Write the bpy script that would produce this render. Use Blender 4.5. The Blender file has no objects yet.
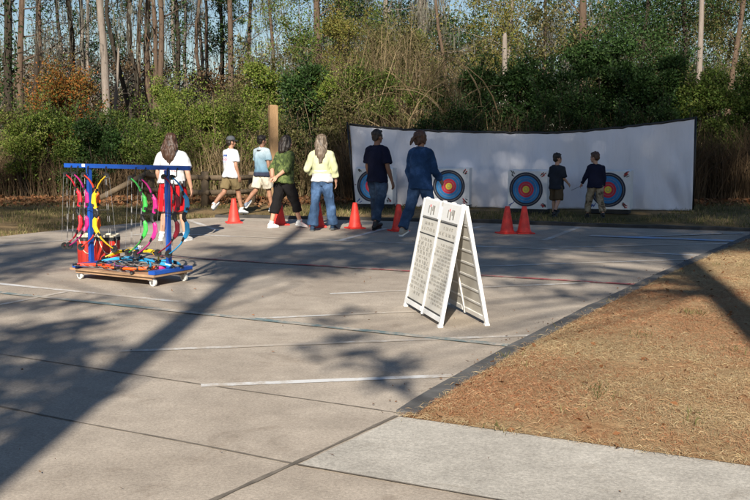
import bpy, bmesh, math, random
import numpy as np
from mathutils import Vector, Matrix, Euler, noise as mnoise
from mathutils.bvhtree import BVHTree

random.seed(7)
rng = np.random.default_rng(7)
R = math.radians
scene = bpy.context.scene
col = scene.collection

# ------------------------------------------------------------------ camera, light, exposure
F_PX, HCAM, HOR = 1060.0, 1.70, 132.0
PITCH = math.atan((250 - HOR) / F_PX)
cam_d = bpy.data.cameras.new('camera')
cam = bpy.data.objects.new('camera', cam_d)
col.objects.link(cam)
cam.location = (0, 0, HCAM)
cam.rotation_euler = (R(90) - PITCH, 0, 0)
cam_d.sensor_width = 36
cam_d.lens = F_PX / 750 * 36
cam_d.clip_start = 0.05
cam_d.clip_end = 2000
scene.camera = cam

SUN_EL, SUN_AZ = 30.0, 5.5        # light travels towards +Y, turned 5.5 degrees to the right
world = bpy.data.worlds.new('World')
scene.world = world
world.use_nodes = True
wn = world.node_tree.nodes
bg = wn['Background']
sky = wn.new('ShaderNodeTexSky')
sky.sky_type = 'NISHITA'
sky.sun_disc = False
sky.sun_elevation = R(SUN_EL)
sky.sun_rotation = R(180 + SUN_AZ)
sky.air_density = 1.0
sky.dust_density = 0.3
sky.ozone_density = 3.0
world.node_tree.links.new(sky.outputs[0], bg.inputs[0])
bg.inputs[1].default_value = 0.050
sun_d = bpy.data.lights.new('sun', 'SUN')
sun = bpy.data.objects.new('sun', sun_d)
col.objects.link(sun)
sun_d.energy = 4.9
sun_d.angle = R(0.53)
sun_d.color = (1.0, 0.92, 0.79)
LDIR = Vector((math.sin(R(SUN_AZ)) * math.cos(R(SUN_EL)), math.cos(R(SUN_AZ)) * math.cos(R(SUN_EL)), -math.sin(R(SUN_EL))))
sun.rotation_euler = LDIR.to_track_quat('-Z', 'Y').to_euler()
vs = scene.view_settings
vs.view_transform = 'Standard'
vs.look = 'None'
vs.gamma = 1
vs.use_curve_mapping = False
vs.exposure = 0.80

# ------------------------------------------------------------------ helpers
def G(px, py, z=0.0):
    """the point at height z seen at pixel (px, py) of the 750 x 500 photograph"""
    u = (px - 375) / F_PX; v = -(py - 250) / F_PX
    dy = math.cos(PITCH) + v * math.sin(PITCH); dz = -math.sin(PITCH) + v * math.cos(PITCH)
    t = (z - HCAM) / dz
    return Vector((u * t, dy * t, z))

def XatY(px, Y): return (px - 375) / F_PX * Y * 0.99
def ZatY(py, Y): return HCAM + (HOR - py) / F_PX * Y

def tag(o, label=None, cat=None, group=None, kind=None):
    if label: o['label'] = label
    if cat: o['category'] = cat
    if group: o['group'] = group
    if kind: o['kind'] = kind
    return o

def thing(name, label, cat, loc=(0, 0, 0), rz=0.0, group=None):
    o = bpy.data.objects.new(name, None)
    o.empty_display_size = 0.1
    col.objects.link(o)
    o.location = loc
    o.rotation_euler = (0, 0, rz)
    return tag(o, label, cat, group)

def link_mesh(name, me, mats, parent=None):
    o = bpy.data.objects.new(name, me)
    col.objects.link(o)
    for m in (mats if isinstance(mats, (list, tuple)) else [mats]):
        me.materials.append(m)
    if parent is not None: o.parent = parent
    return o

def from_bm(name, bm, mats, parent=None, smooth=False, recalc=True):
    if recalc: bmesh.ops.recalc_face_normals(bm, faces=bm.faces)
    me = bpy.data.meshes.new(name)
    bm.to_mesh(me); bm.free()
    if smooth:
        me.polygons.foreach_set('use_smooth', [True] * len(me.polygons))
    return link_mesh(name, me, mats, parent)

def from_np(name, V, Fq, mats, parent=None, smooth=False):
    """V (N,3), Fq (M,k) with k = 3 or 4"""
    V = np.asarray(V, dtype=np.float32); Fq = np.asarray(Fq, dtype=np.int32)
    me = bpy.data.meshes.new(name)
    k = Fq.shape[1]
    me.vertices.add(len(V)); me.vertices.foreach_set('co', V.ravel())
    me.loops.add(Fq.size); me.loops.foreach_set('vertex_index', Fq.ravel())
    me.polygons.add(len(Fq))
    me.polygons.foreach_set('loop_start', np.arange(0, Fq.size, k, dtype=np.int32))
    me.polygons.foreach_set('loop_total', np.full(len(Fq), k, dtype=np.int32))
    me.update(calc_edges=True)
    if smooth: me.polygons.foreach_set('use_smooth', np.ones(len(Fq), dtype=bool))
    return link_mesh(name, me, mats, parent)

def box(bm, c, s, rot=None, bevel=0.0):
    M = Matrix.Translation(Vector(c))
    if rot is not None: M = M @ (rot if isinstance(rot, Matrix) else Euler(rot).to_matrix().to_4x4())
    M = M @ Matrix.Diagonal((s[0], s[1], s[2], 1))
    r = bmesh.ops.create_cube(bm, size=1.0, matrix=M)
    if bevel > 0:
        es = list({e for v in r['verts'] for e in v.link_edges})
        bmesh.ops.bevel(bm, geom=es, offset=bevel, segments=2, affect='EDGES', profile=0.6)

def frame_for(d):
    d = d.normalized()
    a = Vector((0, 0, 1)) if abs(d.z) < 0.9 else Vector((0, 1, 0))
    x = a.cross(d).normalized(); y = d.cross(x).normalized()
    return x, y

def tube(bm, pts, radii, sides=8, cap=True, xdir=None):
    """radii: floats or (rx, ry) pairs; xdir fixes the direction of rx"""
    pts = [Vector(p) for p in pts]
    rings = []
    px = None
    for i, p in enumerate(pts):
        if i == 0: d = pts[1] - pts[0]
        elif i == len(pts) - 1: d = pts[-1] - pts[-2]
        else: d = (pts[i + 1] - pts[i]).normalized() + (pts[i] - pts[i - 1]).normalized()
        if d.length < 1e-9: d = Vector((0, 0, 1))
        d.normalize()
        if xdir is not None:
            x = Vector(xdir); x = (x - d * x.dot(d)).normalized()
        elif px is not None:
            x = px - d * px.dot(d)
            x = x.normalized() if x.length > 1e-6 else frame_for(d)[0]
        else:
            x = frame_for(d)[0]
        px = x
        y = d.cross(x).normalized()
        r = radii[i]
        rx, ry = r if isinstance(r, (tuple, list)) else (r, r)
        rings.append([bm.verts.new(p + x * (rx * math.cos(2 * math.pi * k / sides)) + y * (ry * math.sin(2 * math.pi * k / sides))) for k in range(sides)])
    fs = []
    for a, b in zip(rings[:-1], rings[1:]):
        for k in range(sides):
            fs.append(bm.faces.new((a[k], a[(k + 1) % sides], b[(k + 1) % sides], b[k])))
    if cap:
        fs.append(bm.faces.new(list(reversed(rings[0])))); fs.append(bm.faces.new(rings[-1]))
    return fs

def capsule(bm, p0, r0, p1, r1, sides=12):
    """round-ended tapered limb"""
    p0 = Vector(p0); p1 = Vector(p1); d = (p1 - p0).normalized()
    pts, rad = [], []
    for a in (80, 55, 28):
        pts.append(p0 - d * (r0 * math.sin(R(a)))); rad.append(r0 * math.cos(R(a)))
    pts.append(p0); rad.append(r0)
    pts.append((p0 + p1) / 2); rad.append((r0 + r1) / 2)
    pts.append(p1); rad.append(r1)
    for a in (28, 55, 80):
        pts.append(p1 + d * (r1 * math.sin(R(a)))); rad.append(r1 * math.cos(R(a)))
    tube(bm, pts, rad, sides)

def ellipsoid(bm, c, r, rot=None, seg=16):
    M = Matrix.Translation(Vector(c))
    if rot is not None: M = M @ (rot if isinstance(rot, Matrix) else Euler(rot).to_matrix().to_4x4())
    M = M @ Matrix.Diagonal((r[0], r[1], r[2], 1))
    bmesh.ops.create_uvsphere(bm, u_segments=seg, v_segments=max(8, seg * 2 // 3), radius=1.0, matrix=M)

def lathe(bm, prof, seg=24, M=None):
    rings = []
    for r, z in prof:
        rings.append([bm.verts.new(((M @ Vector((r * math.cos(2 * math.pi * k / seg), r * math.sin(2 * math.pi * k / seg), z))) if M else Vector((r * math.cos(2 * math.pi * k / seg), r * math.sin(2 * math.pi * k / seg), z)))) for k in range(seg)])
    for a, b in zip(rings[:-1], rings[1:]):
        for k in range(seg):
            bm.faces.new((a[k], a[(k + 1) % seg], b[(k + 1) % seg], b[k]))
    bm.faces.new(list(reversed(rings[0]))); bm.faces.new(rings[-1])

# ------------------------------------------------------------------ materials
def nmat(name):
    m = bpy.data.materials.new(name); m.use_nodes = True
    nt = m.node_tree
    return m, nt, nt.nodes, nt.links, nt.nodes['Principled BSDF']

def c4(c): return (c[0], c[1], c[2], 1.0)

def ramp(nodes, stops, interp='LINEAR'):
    r = nodes.new('ShaderNodeValToRGB')
    r.color_ramp.interpolation = interp
    el = r.color_ramp.elements
    while len(el) < len(stops): el.new(0.5)
    for e, (p, c) in zip(el, stops):
        e.position = p; e.color = c4(c)
    return r

def noise_node(nt, scale, detail=6, rough=0.6, coord='Object', dist=0.0, vec_scale=None):
    n, l = nt.nodes, nt.links
    tc = n.new('ShaderNodeTexCoord')
    t = n.new('ShaderNodeTexNoise')
    t.inputs['Scale'].default_value = scale
    t.inputs['Detail'].default_value = detail
    t.inputs['Roughness'].default_value = rough
    t.inputs['Distortion'].default_value = dist
    if vec_scale:
        mp = n.new('ShaderNodeMapping'); mp.inputs['Scale'].default_value = vec_scale
        l.new(tc.outputs[coord], mp.inputs[0]); l.new(mp.outputs[0], t.inputs['Vector'])
    else:
        l.new(tc.outputs[coord], t.inputs['Vector'])
    return t

def mix(nt, a, b, fac, blend='MIX'):
    m = nt.nodes.new('ShaderNodeMix'); m.data_type = 'RGBA'; m.blend_type = blend
    for sock, val in ((m.inputs[0], fac), (m.inputs[6], a), (m.inputs[7], b)):
        if isinstance(val, (float, int)): sock.default_value = val
        elif isinstance(val, (tuple, list)): sock.default_value = c4(val)
        else: nt.links.new(val, sock)
    return m.outputs[2]

def bump(nt, height, strength, dist, bsdf):
    b = nt.nodes.new('ShaderNodeBump')
    b.inputs['Strength'].default_value = strength; b.inputs['Distance'].default_value = dist
    nt.links.new(height, b.inputs['Height']); nt.links.new(b.outputs[0], bsdf.inputs['Normal'])

def plain(name, c, rough=0.5, metal=0.0, var=0.15, scale=14.0, spec=0.5, bumpd=0.0):
    m, nt, n, l, b = nmat(name)
    t = noise_node(nt, scale)
    dk = tuple(x * (1 - var) for x in c); lt = tuple(min(1, x * (1 + var)) for x in c)
    r = ramp(n, [(0.3, dk), (0.7, lt)])
    l.new(t.outputs[0], r.inputs[0]); l.new(r.outputs[0], b.inputs['Base Color'])
    b.inputs['Roughness'].default_value = rough; b.inputs['Metallic'].default_value = metal
    b.inputs['Specular IOR Level'].default_value = spec
    if bumpd: bump(nt, t.outputs[0], 0.5, bumpd, b)
    return m

def fabric(name, c, var=0.2, scale=30.0):
    m, nt, n, l, b = nmat(name)
    t = noise_node(nt, scale, 8, 0.7)
    t2 = noise_node(nt, 5.0, 3)
    r = ramp(n, [(0.3, tuple(x * (1 - var) for x in c)), (0.7, tuple(min(1, x * (1 + var)) for x in c))])
    l.new(t.outputs[0], r.inputs[0])
    o = mix(nt, r.outputs[0], tuple(x * 0.8 for x in c), t2.outputs[0])
    l.new(o, b.inputs['Base Color'])
    b.inputs['Roughness'].default_value = 0.9
    b.inputs['Specular IOR Level'].default_value = 0.15
    bump(nt, t.outputs[0], 0.25, 0.004, b)
    return m

def leaf_mat(name, cols, transl=0.3, rough=0.6, patch=0.35, patch_scale=0.7, spec=0.15):
    m, nt, n, l, b = nmat(name)
    g = n.new('ShaderNodeNewGeometry')
    k = len(cols)
    r = ramp(n, [(i / max(1, k - 1), c) for i, c in enumerate(cols)])
    l.new(g.outputs['Random Per Island'], r.inputs[0])
    t = noise_node(nt, patch_scale, 3)
    hs = n.new('ShaderNodeHueSaturation')
    mr = n.new('ShaderNodeMapRange'); mr.inputs['From Min'].default_value = 0.3; mr.inputs['From Max'].default_value = 0.7
    mr.inputs['To Min'].default_value = 1 - patch; mr.inputs['To Max'].default_value = 1 + patch
    l.new(t.outputs[0], mr.inputs[0]); l.new(mr.outputs[0], hs.inputs['Value'])
    l.new(r.outputs[0], hs.inputs['Color'])
    l.new(hs.outputs[0], b.inputs['Base Color'])
    b.inputs['Roughness'].default_value = rough
    b.inputs['Specular IOR Level'].default_value = spec
    tr = n.new('ShaderNodeBsdfTranslucent'); l.new(hs.outputs[0], tr.inputs[0])
    ms = n.new('ShaderNodeMixShader'); ms.inputs[0].default_value = transl
    out = n['Material Output']
    l.new(b.outputs[0], ms.inputs[1]); l.new(tr.outputs[0], ms.inputs[2]); l.new(ms.outputs[0], out.inputs[0])
    return m

def bark_mat(name, dark, light, scale=6.0):
    m, nt, n, l, b = nmat(name)
    t = noise_node(nt, scale, 10, 0.72, vec_scale=(3, 3, 0.5))
    t2 = noise_node(nt, 0.9, 4)
    r = ramp(n, [(0.32, dark), (0.68, light)])
    l.new(t.outputs[0], r.inputs[0])
    o = mix(nt, r.outputs[0], tuple(x * 0.55 for x in light), t2.outputs[0])
    l.new(o, b.inputs['Base Color']); b.inputs['Roughness'].default_value = 0.95
    b.inputs['Specular IOR Level'].default_value = 0.1
    bump(nt, t.outputs[0], 0.9, 0.03, b)
    return m

def concrete_mat(name, base, stain, speck=0.12, stain_scale=0.45):
    m, nt, n, l, b = nmat(name)
    big = noise_node(nt, stain_scale, 8, 0.62, dist=0.4)
    mid = noise_node(nt, 3.2, 8, 0.7)
    fine = noise_node(nt, 55, 4, 0.7)
    vor = n.new('ShaderNodeTexVoronoi'); vor.inputs['Scale'].default_value = 120
    tc = n.new('ShaderNodeTexCoord'); l.new(tc.outputs['Object'], vor.inputs['Vector'])
    r1 = ramp(n, [(0.32, stain), (0.62, base)])
    l.new(big.outputs[0], r1.inputs[0])
    r2 = ramp(n, [(0.3, (0.72, 0.71, 0.70)), (0.7, (1.12, 1.11, 1.1))])
    l.new(mid.outputs[0], r2.inputs[0])
    o = mix(nt, r1.outputs[0], r2.outputs[0], 0.8, 'MULTIPLY')
    r3 = ramp(n, [(0.35, (1 - 2 * speck,) * 3), (0.65, (1 + speck,) * 3)])
    l.new(fine.outputs[0], r3.inputs[0])
    o = mix(nt, o, r3.outputs[0], 0.9, 'MULTIPLY')
    r4 = ramp(n, [(0.0, (0.68, 0.66, 0.64)), (0.22, (1, 1, 1))])
    l.new(vor.outputs['Distance'], r4.inputs[0])
    o = mix(nt, o, r4.outputs[0], 0.55, 'MULTIPLY')
    # old stains with ragged outlines, and pale scuffs
    st = noise_node(nt, 1.7, 9, 0.72, dist=0.8); r5 = ramp(n, [(0.56, (1, 1, 1)), (0.66, (0.80, 0.78, 0.76))]); l.new(st.outputs[0], r5.inputs[0])
    o = mix(nt, o, r5.outputs[0], 0.9, 'MULTIPLY')
    sc = noise_node(nt, 7.0, 9, 0.8, vec_scale=(1, .35, 1)); r6 = ramp(n, [(0.60, (1, 1, 1)), (0.72, (1.22, 1.22, 1.22))]); l.new(sc.outputs[0], r6.inputs[0])
    o = mix(nt, o, r6.outputs[0], 1.0, 'MULTIPLY')
    v2 = n.new('ShaderNodeTexVoronoi'); v2.inputs['Scale'].default_value = 260; l.new(tc.outputs['Object'], v2.inputs['Vector'])
    r7 = ramp(n, [(0.0, (0.62, 0.6, 0.58)), (0.5, (1.0, 1.0, 1.0)), (1.0, (1.35, 1.33, 1.3))]); l.new(v2.outputs['Color'], r7.inputs[0])
    o = mix(nt, o, r7.outputs[0], 0.45, 'MULTIPLY')
    l.new(o, b.inputs['Base Color'])
    b.inputs['Roughness'].default_value = 0.9
    b.inputs['Specular IOR Level'].default_value = 0.25
    bump(nt, fine.outputs[0], 0.5, 0.006, b)
    return m

def paint_mat(name, c, under=(0.43, 0.375, 0.315), wear=0.5):
    m, nt, n, l, b = nmat(name)
    t = noise_node(nt, 9.0, 9, 0.75)
    t2 = noise_node(nt, 0.8, 3)
    a = n.new('ShaderNodeMath'); a.operation = 'MULTIPLY_ADD'; a.inputs[1].default_value = 0.8
    l.new(t2.outputs[0], a.inputs[0]); l.new(t.outputs[0], a.inputs[2])
    r = ramp(n, [(0.62 + wear * .55, (0, 0, 0)), (0.80 + wear * .55, (1, 1, 1))])
    l.new(a.outputs[0], r.inputs[0])
    o = mix(nt, c, under, r.outputs[0])
    l.new(o, b.inputs['Base Color']); b.inputs['Roughness'].default_value = 0.75
    return m

M = {}
M['concrete'] = concrete_mat('court_concrete', (0.455, 0.40, 0.34), (0.345, 0.295, 0.245))
M['sidewalk'] = concrete_mat('sidewalk_concrete', (0.50, 0.475, 0.43), (0.41, 0.385, 0.345), 0.14, 0.8)
M['joint'] = plain('joint_filler', (0.14, 0.12, 0.098), 0.95, var=0.4, scale=9)
M['kerb'] = plain('kerb_edge', (0.085, 0.083, 0.082), 0.9, var=0.4, scale=5, bumpd=0.01)
M['kerb_dark'] = plain('dark_kerb', (0.045, 0.042, 0.04), 0.95, var=0.4, scale=5, bumpd=0.01)
M['white_line'] = paint_mat('white_line', (0.62, 0.62, 0.62), wear=0.33)
M['faint_line'] = paint_mat('faint_white_line', (0.58, 0.575, 0.565), wear=0.24)
M['teal_line'] = paint_mat('teal_line', (0.13, 0.19, 0.20), wear=0.36)
M['red_line'] = paint_mat('red_line', (0.40, 0.08, 0.085), wear=0.36)
M['blue_line'] = paint_mat('blue_line', (0.25, 0.40, 0.62), wear=0.38)
M['white_paint'] = plain('white_plastic', (0.80, 0.80, 0.79), 0.45, var=0.05)
M['panel_grey'] = plain('sign_panel', (0.60, 0.575, 0.52), 0.6, var=0.10, scale=5)
M['ink'] = plain('sign_ink', (0.04, 0.04, 0.04), 0.6)
M['soft_ink'] = plain('sign_lettering', (0.25, 0.24, 0.22), 0.7)
M['red_ink'] = plain('red_print', (0.55, 0.06, 0.06), 0.7)
M['blue_ink'] = plain('blue_print', (0.06, 0.11, 0.32), 0.7)
M['pale_red_ink'] = plain('faded_red_print', (0.62, 0.26, 0.27), 0.7)
M['pale_blue_ink'] = plain('faded_blue_print', (0.42, 0.46, 0.60), 0.7)
M['blue_metal'] = plain('blue_enamel', (0.010, 0.075, 0.38), 0.35, var=0.08)
M['black'] = plain('black_plastic', (0.012, 0.012, 0.013), 0.45)
M['rubber'] = plain('black_rubber', (0.02, 0.02, 0.02), 0.8)
M['castor_white'] = plain('castor_white', (0.68, 0.68, 0.66), 0.5)
M['steel'] = plain('steel', (0.55, 0.55, 0.55), 0.35, 0.9)
M['plywood'] = plain('plywood', (0.37, 0.23, 0.135), 0.6, var=0.25, scale=6)
M['cone'] = plain('cone_orange', (0.80, 0.045, 0.03), 0.55, var=0.3, scale=9)
M['cone_base'] = plain('cone_base', (0.72, 0.04, 0.03), 0.6, var=0.2, scale=7)
M['cone_dark'] = plain('cone_hole', (0.10, 0.01, 0.01), 0.8)
M['bin_red'] = plain('bin_red', (0.48, 0.028, 0.018), 0.5, var=0.2, scale=6)
M['cream'] = plain('cream_fibre', (0.62, 0.55, 0.42), 0.8)
M['string'] = plain('bow_string', (0.24, 0.24, 0.25), 0.7)
M['string_dark'] = plain('dark_bow_string', (0.05, 0.05, 0.05), 0.7)
M['post_wood'] = bark_mat('post_wood', (0.28, 0.17, 0.085), (0.48, 0.31, 0.17), 4)
M['rail_wood'] = bark_mat('weathered_rail', (0.11, 0.08, 0.055), (0.24, 0.18, 0.12), 4)
M['t_white'] = fabric('target_white', (0.82, 0.82, 0.82), 0.06, 8)
M['t_navy'] = plain('ring_black', (0.012, 0.016, 0.04), 0.6)
M['t_blue'] = plain('ring_blue', (0.02, 0.18, 0.43), 0.6)
M['t_red'] = plain('ring_red', (0.58, 0.02, 0.05), 0.6)
M['t_yellow'] = plain('ring_yellow', (0.80, 0.62, 0.05), 0.6)
M['t_black'] = plain('target_base', (0.02, 0.02, 0.02), 0.8)
M['skin'] = plain('skin_light', (0.50, 0.28, 0.19), 0.55, var=0.08, scale=8)
M['skin_tan'] = plain('skin_tan', (0.36, 0.185, 0.115), 0.55, var=0.08, scale=8)
M['skin_brown'] = plain('skin_brown', (0.20, 0.095, 0.055), 0.5, var=0.1, scale=8)
M['eye'] = plain('eye', (0.03, 0.02, 0.015), 0.2)
M['lip'] = plain('lip', (0.34, 0.11, 0.09), 0.5)

def hair_mat(name, dark, light):
    m, nt, n, l, b = nmat(name)
    t = noise_node(nt, 40, 6, 0.6, vec_scale=(1, 1, 0.12))
    r = ramp(n, [(0.35, dark), (0.68, light)])
    l.new(t.outputs[0], r.inputs[0]); l.new(r.outputs[0], b.inputs['Base Color'])
    b.inputs['Roughness'].default_value = 0.5
    bump(nt, t.outputs[0], 0.8, 0.01, b)
    return m
M['hair_dark'] = hair_mat('hair_dark', (0.008, 0.006, 0.005), (0.03, 0.02, 0.015))
M['hair_brown'] = hair_mat('hair_brown', (0.022, 0.010, 0.006), (0.085, 0.04, 0.022))
M['hair_light'] = hair_mat('hair_light_brown', (0.06, 0.042, 0.03), (0.20, 0.15, 0.105))
M['hair_auburn'] = hair_mat('hair_auburn', (0.03, 0.015, 0.01), (0.12, 0.055, 0.03))

M['leaf_green'] = leaf_mat('leaf_green', [(0.038, 0.070, 0.012), (0.065, 0.11, 0.02), (0.11, 0.155, 0.032), (0.16, 0.18, 0.05)])
M['leaf_bright'] = leaf_mat('leaf_bright', [(0.08, 0.135, 0.018), (0.13, 0.19, 0.03), (0.18, 0.22, 0.045), (0.24, 0.23, 0.075)])
M['leaf_dark'] = leaf_mat('leaf_dark', [(0.012, 0.030, 0.008), (0.022, 0.05, 0.012), (0.035, 0.075, 0.02), (0.06, 0.10, 0.03)], 0.25, 0.55, spec=0.2)
M['leaf_olive'] = leaf_mat('leaf_olive', [(0.065, 0.075, 0.02), (0.105, 0.11, 0.034), (0.15, 0.135, 0.055), (0.21, 0.17, 0.09)])
M['leaf_orange'] = leaf_mat('leaf_orange', [(0.24, 0.075, 0.018), (0.32, 0.12, 0.03), (0.10, 0.085, 0.02), (0.20, 0.13, 0.04), (0.06, 0.075, 0.02)])
M['leaf_yellow'] = leaf_mat('leaf_yellowgreen', [(0.11, 0.13, 0.03), (0.17, 0.165, 0.04), (0.22, 0.17, 0.05), (0.08, 0.11, 0.03)])
M['leaf_brown'] = leaf_mat('leaf_litter_brown', [(0.14, 0.06, 0.025), (0.22, 0.10, 0.045), (0.10, 0.055, 0.03), (0.26, 0.15, 0.08)], 0.1, 0.8)
M['reed'] = leaf_mat('dry_reed', [(0.16, 0.115, 0.06), (0.26, 0.19, 0.105), (0.34, 0.26, 0.16), (0.11, 0.085, 0.045), (0.16, 0.15, 0.06)], 0.25, 0.8)
M['reed_dark'] = leaf_mat('dry_stems', [(0.07, 0.046, 0.028), (0.115, 0.077, 0.044), (0.17, 0.115, 0.066), (0.045, 0.034, 0.022)], 0.15, 0.85)
M['twig'] = leaf_mat('bare_twig', [(0.07, 0.06, 0.05), (0.12, 0.10, 0.085), (0.18, 0.155, 0.13)], 0.05, 0.9)
M['moss'] = leaf_mat('hanging_moss', [(0.11, 0.11, 0.085), (0.165, 0.16, 0.13), (0.22, 0.215, 0.18)], 0.25, 0.9)
M['straw'] = leaf_mat('pine_straw', [(0.37, 0.17, 0.085), (0.42, 0.255, 0.14), (0.34, 0.12, 0.055), (0.45, 0.32, 0.19), (0.38, 0.22, 0.115)], 0.1, 0.8, 0.18, 0.9)
M['straw_tan'] = leaf_mat('faded_straw', [(0.42, 0.28, 0.155), (0.50, 0.38, 0.22), (0.38, 0.22, 0.11), (0.56, 0.45, 0.28), (0.40, 0.33, 0.17)], 0.1, 0.8, 0.18, 0.9)
M['grass'] = leaf_mat('lawn_grass', [(0.06, 0.085, 0.022), (0.13, 0.125, 0.045), (0.22, 0.18, 0.085), (0.30, 0.23, 0.12)], 0.25, 0.8)
M['bark_pale'] = bark_mat('bark_pale', (0.15, 0.12, 0.098), (0.35, 0.30, 0.26))
M['bark_brown'] = bark_mat('bark_brown', (0.06, 0.042, 0.031), (0.185, 0.13, 0.095))
M['bark_dark'] = bark_mat('bark_dark', (0.020, 0.017, 0.014), (0.075, 0.06, 0.047))

def ground_mat():
    m, nt, n, l, b = nmat('woodland_ground')
    a = noise_node(nt, 0.35, 6, 0.6); c = noise_node(nt, 4.0, 9, 0.75); d = noise_node(nt, 30, 5, 0.7)
    r = ramp(n, [(0.35, (0.12, 0.105, 0.045)), (0.48, (0.21, 0.16, 0.085)), (0.64, (0.34, 0.25, 0.145))])
    l.new(a.outputs[0], r.inputs[0])
    r2 = ramp(n, [(0.3, (0.55, 0.5, 0.45)), (0.7, (1.2, 1.15, 1.1))]); l.new(c.outputs[0], r2.inputs[0])
    o = mix(nt, r.outputs[0], r2.outputs[0], 1.0, 'MULTIPLY')
    r3 = ramp(n, [(0.3, (0.7, 0.7, 0.7)), (0.7, (1.2, 1.2, 1.2))]); l.new(d.outputs[0], r3.inputs[0])
    o = mix(nt, o, r3.outputs[0], 1.0, 'MULTIPLY')
    l.new(o, b.inputs['Base Color']); b.inputs['Roughness'].default_value = 1.0
    b.inputs['Specular IOR Level'].default_value = 0.05
    bump(nt, c.outputs[0], 0.6, 0.05, b)
    return m
M['ground'] = ground_mat()

def straw_ground_mat():
    m, nt, n, l, b = nmat('straw_ground')
    a = noise_node(nt, 0.75, 8, 0.7, dist=0.8); c = noise_node(nt, 14.0, 9, 0.8); d = noise_node(nt, 70, 5, 0.7)
    r = ramp(n, [(0.36, (0.48, 0.37, 0.225)), (0.52, (0.45, 0.315, 0.18)), (0.64, (0.39, 0.18, 0.09))])
    l.new(a.outputs[0], r.inputs[0])
    r2 = ramp(n, [(0.3, (0.5, 0.46, 0.42)), (0.7, (1.25, 1.2, 1.15))]); l.new(c.outputs[0], r2.inputs[0])
    o = mix(nt, r.outputs[0], r2.outputs[0], 1.0, 'MULTIPLY')
    r3 = ramp(n, [(0.3, (0.65, 0.65, 0.65)), (0.7, (1.2, 1.2, 1.2))]); l.new(d.outputs[0], r3.inputs[0])
    o = mix(nt, o, r3.outputs[0], 1.0, 'MULTIPLY')
    l.new(o, b.inputs['Base Color']); b.inputs['Roughness'].default_value = 1.0
    b.inputs['Specular IOR Level'].default_value = 0.05
    bump(nt, c.outputs[0], 0.8, 0.03, b)
    return m
M['straw_ground'] = straw_ground_mat()

# ------------------------------------------------------------------ the ground
def sheet(name, pts, z, mat, kind='structure'):
    bm = bmesh.new()
    vs_ = [bm.verts.new((p[0], p[1], z)) for p in pts]
    f = bm.faces.new(vs_)
    if f.normal.z < 0 or True:
        bm.normal_update()
        if f.normal.z < 0: bmesh.ops.reverse_faces(bm, faces=[f])
    o = from_bm(name, bm, mat, recalc=False)
    o['kind'] = kind
    return o

sheet('ground', [(-600, -300), (600, -300), (600, 900), (-600, 900)], -0.025, M['ground'])

kA, kB = G(397, 416), G(762, 234)
far_pts = [G(750, 231.5), G(600, 227), G(480, 223), G(340, 220), G(215, 217.5)]
lft = [G(156, 221), G(60, 230), G(0, 236.5)]
ldir = (lft[-1] - lft[0]).normalized()
lext = lft[-1] + ldir * 9
court_pts = [kB] + far_pts + lft + [lext, Vector((lext.x - 2, -14, 0)), Vector((14, -14, 0)), Vector((14, 4.0, 0)), Vector((8, 6.0, 0))]
sheet('court', court_pts, 0.0, M['concrete'])

# pale pavement in the foreground
s0, s1 = G(400, 417.5), G(750, 467)
sd = (s1 - s0).normalized()
e0, e1 = G(298, 466), G(480, 497)
ed = (e1 - e0).normalized()
sheet('pavement', [s0, s0 + sd * 9, e0 + ed * 9, e0], 0.006, M['sidewalk'])

def strip(name, p, q, w, z, mat, n=24, wob=0.0, seed=0, kind='structure'):
    """thin flat strip between two ground points"""
    p, q = Vector(p), Vector(q)
    d = (q - p); d.z = 0; L = d.length; d.normalize(); s = Vector((-d.y, d.x, 0))
    V, Fq = [], []
    for i in range(n + 1):
        t = i / n
        c = p + d * (L * t)
        o = wob * mnoise.noise(Vector((t * L * 0.8, seed * 7.3, 0.3)))
        a = w / 2 * (1 + (0.75 if wob else 0.10) * mnoise.noise(Vector((t * L * (5.0 if wob else 3.0), seed * 3.1 + 5, 0))))
        V += [c + s * (o + a), c + s * (o - a)]
    for i in range(n):
        Fq.append((2 * i + 1, 2 * i + 3, 2 * i + 2, 2 * i))
    V = [(v.x, v.y, z) for v in V]
    o = from_np(name, V, Fq, mat)
    o['kind'] = kind
    return o

# expansion joints between the slabs
strip('slab_joint', G(-60, 346), G(398, 413.5), 0.014, 0.0035, M['joint'], 160, 0.03, 1)
strip('slab_joint', G(-60, 395), G(299, 465.5), 0.016, 0.0035, M['joint'], 160, 0.03, 2)
strip('slab_joint', G(170, 520), G(397, 416.5), 0.026, 0.0045, M['joint'], 120, 0.02, 3)
strip('slab_joint', e0 - ed * 0.0, e0 + ed * 8, 0.012, 0.0085, M['joint'], 120, 0.02, 4)

# painted lines
def pl(a, b, w, mat, z=0.004, s=1, wob=0.0):
    strip('painted_line', G(*a), G(*b), w * 1.15, z, M[mat], 30, wob, s)
pl((-30, 281), (180, 302), 0.075, 'white_line')
pl((-30, 290), (522, 347.5), 0.085, 'teal_line', 0.008)
pl((120, 351.5), (549, 335), 0.070, 'faint_line', 0.0045)
pl((201, 386), (463, 375.5), 0.075, 'white_line')
pl((-10, 307), (66, 292), 0.06, 'faint_line', 0.0045)
pl((250, 319), (430, 311), 0.06, 'faint_line', 0.0045)
pl((150, 256), (652, 286), 0.075, 'red_line', 0.009)
pl((186, 234.5), (712, 256), 0.085, 'white_line', 0.005)
pl((590, 236), (738, 241.5), 0.22, 'blue_line', 0.0095)
pl((330, 294), (590, 283), 0.06, 'faint_line', 0.0045)
pl((640, 237), (744, 233.6), 0.09, 'white_line', 0.0125)
pl((560, 247.5), (735, 243.5), 0.10, 'faint_line', 0.0045)
pl((440, 268), (705, 259), 0.08, 'faint_line', 0.0045)
pl((544, 240.5), (578, 227.5), 0.09, 'white_line')
pl((340, 240.5), (386, 228.5), 0.09, 'white_line')
pl((440, 235), (484, 226), 0.09, 'faint_line')
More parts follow.
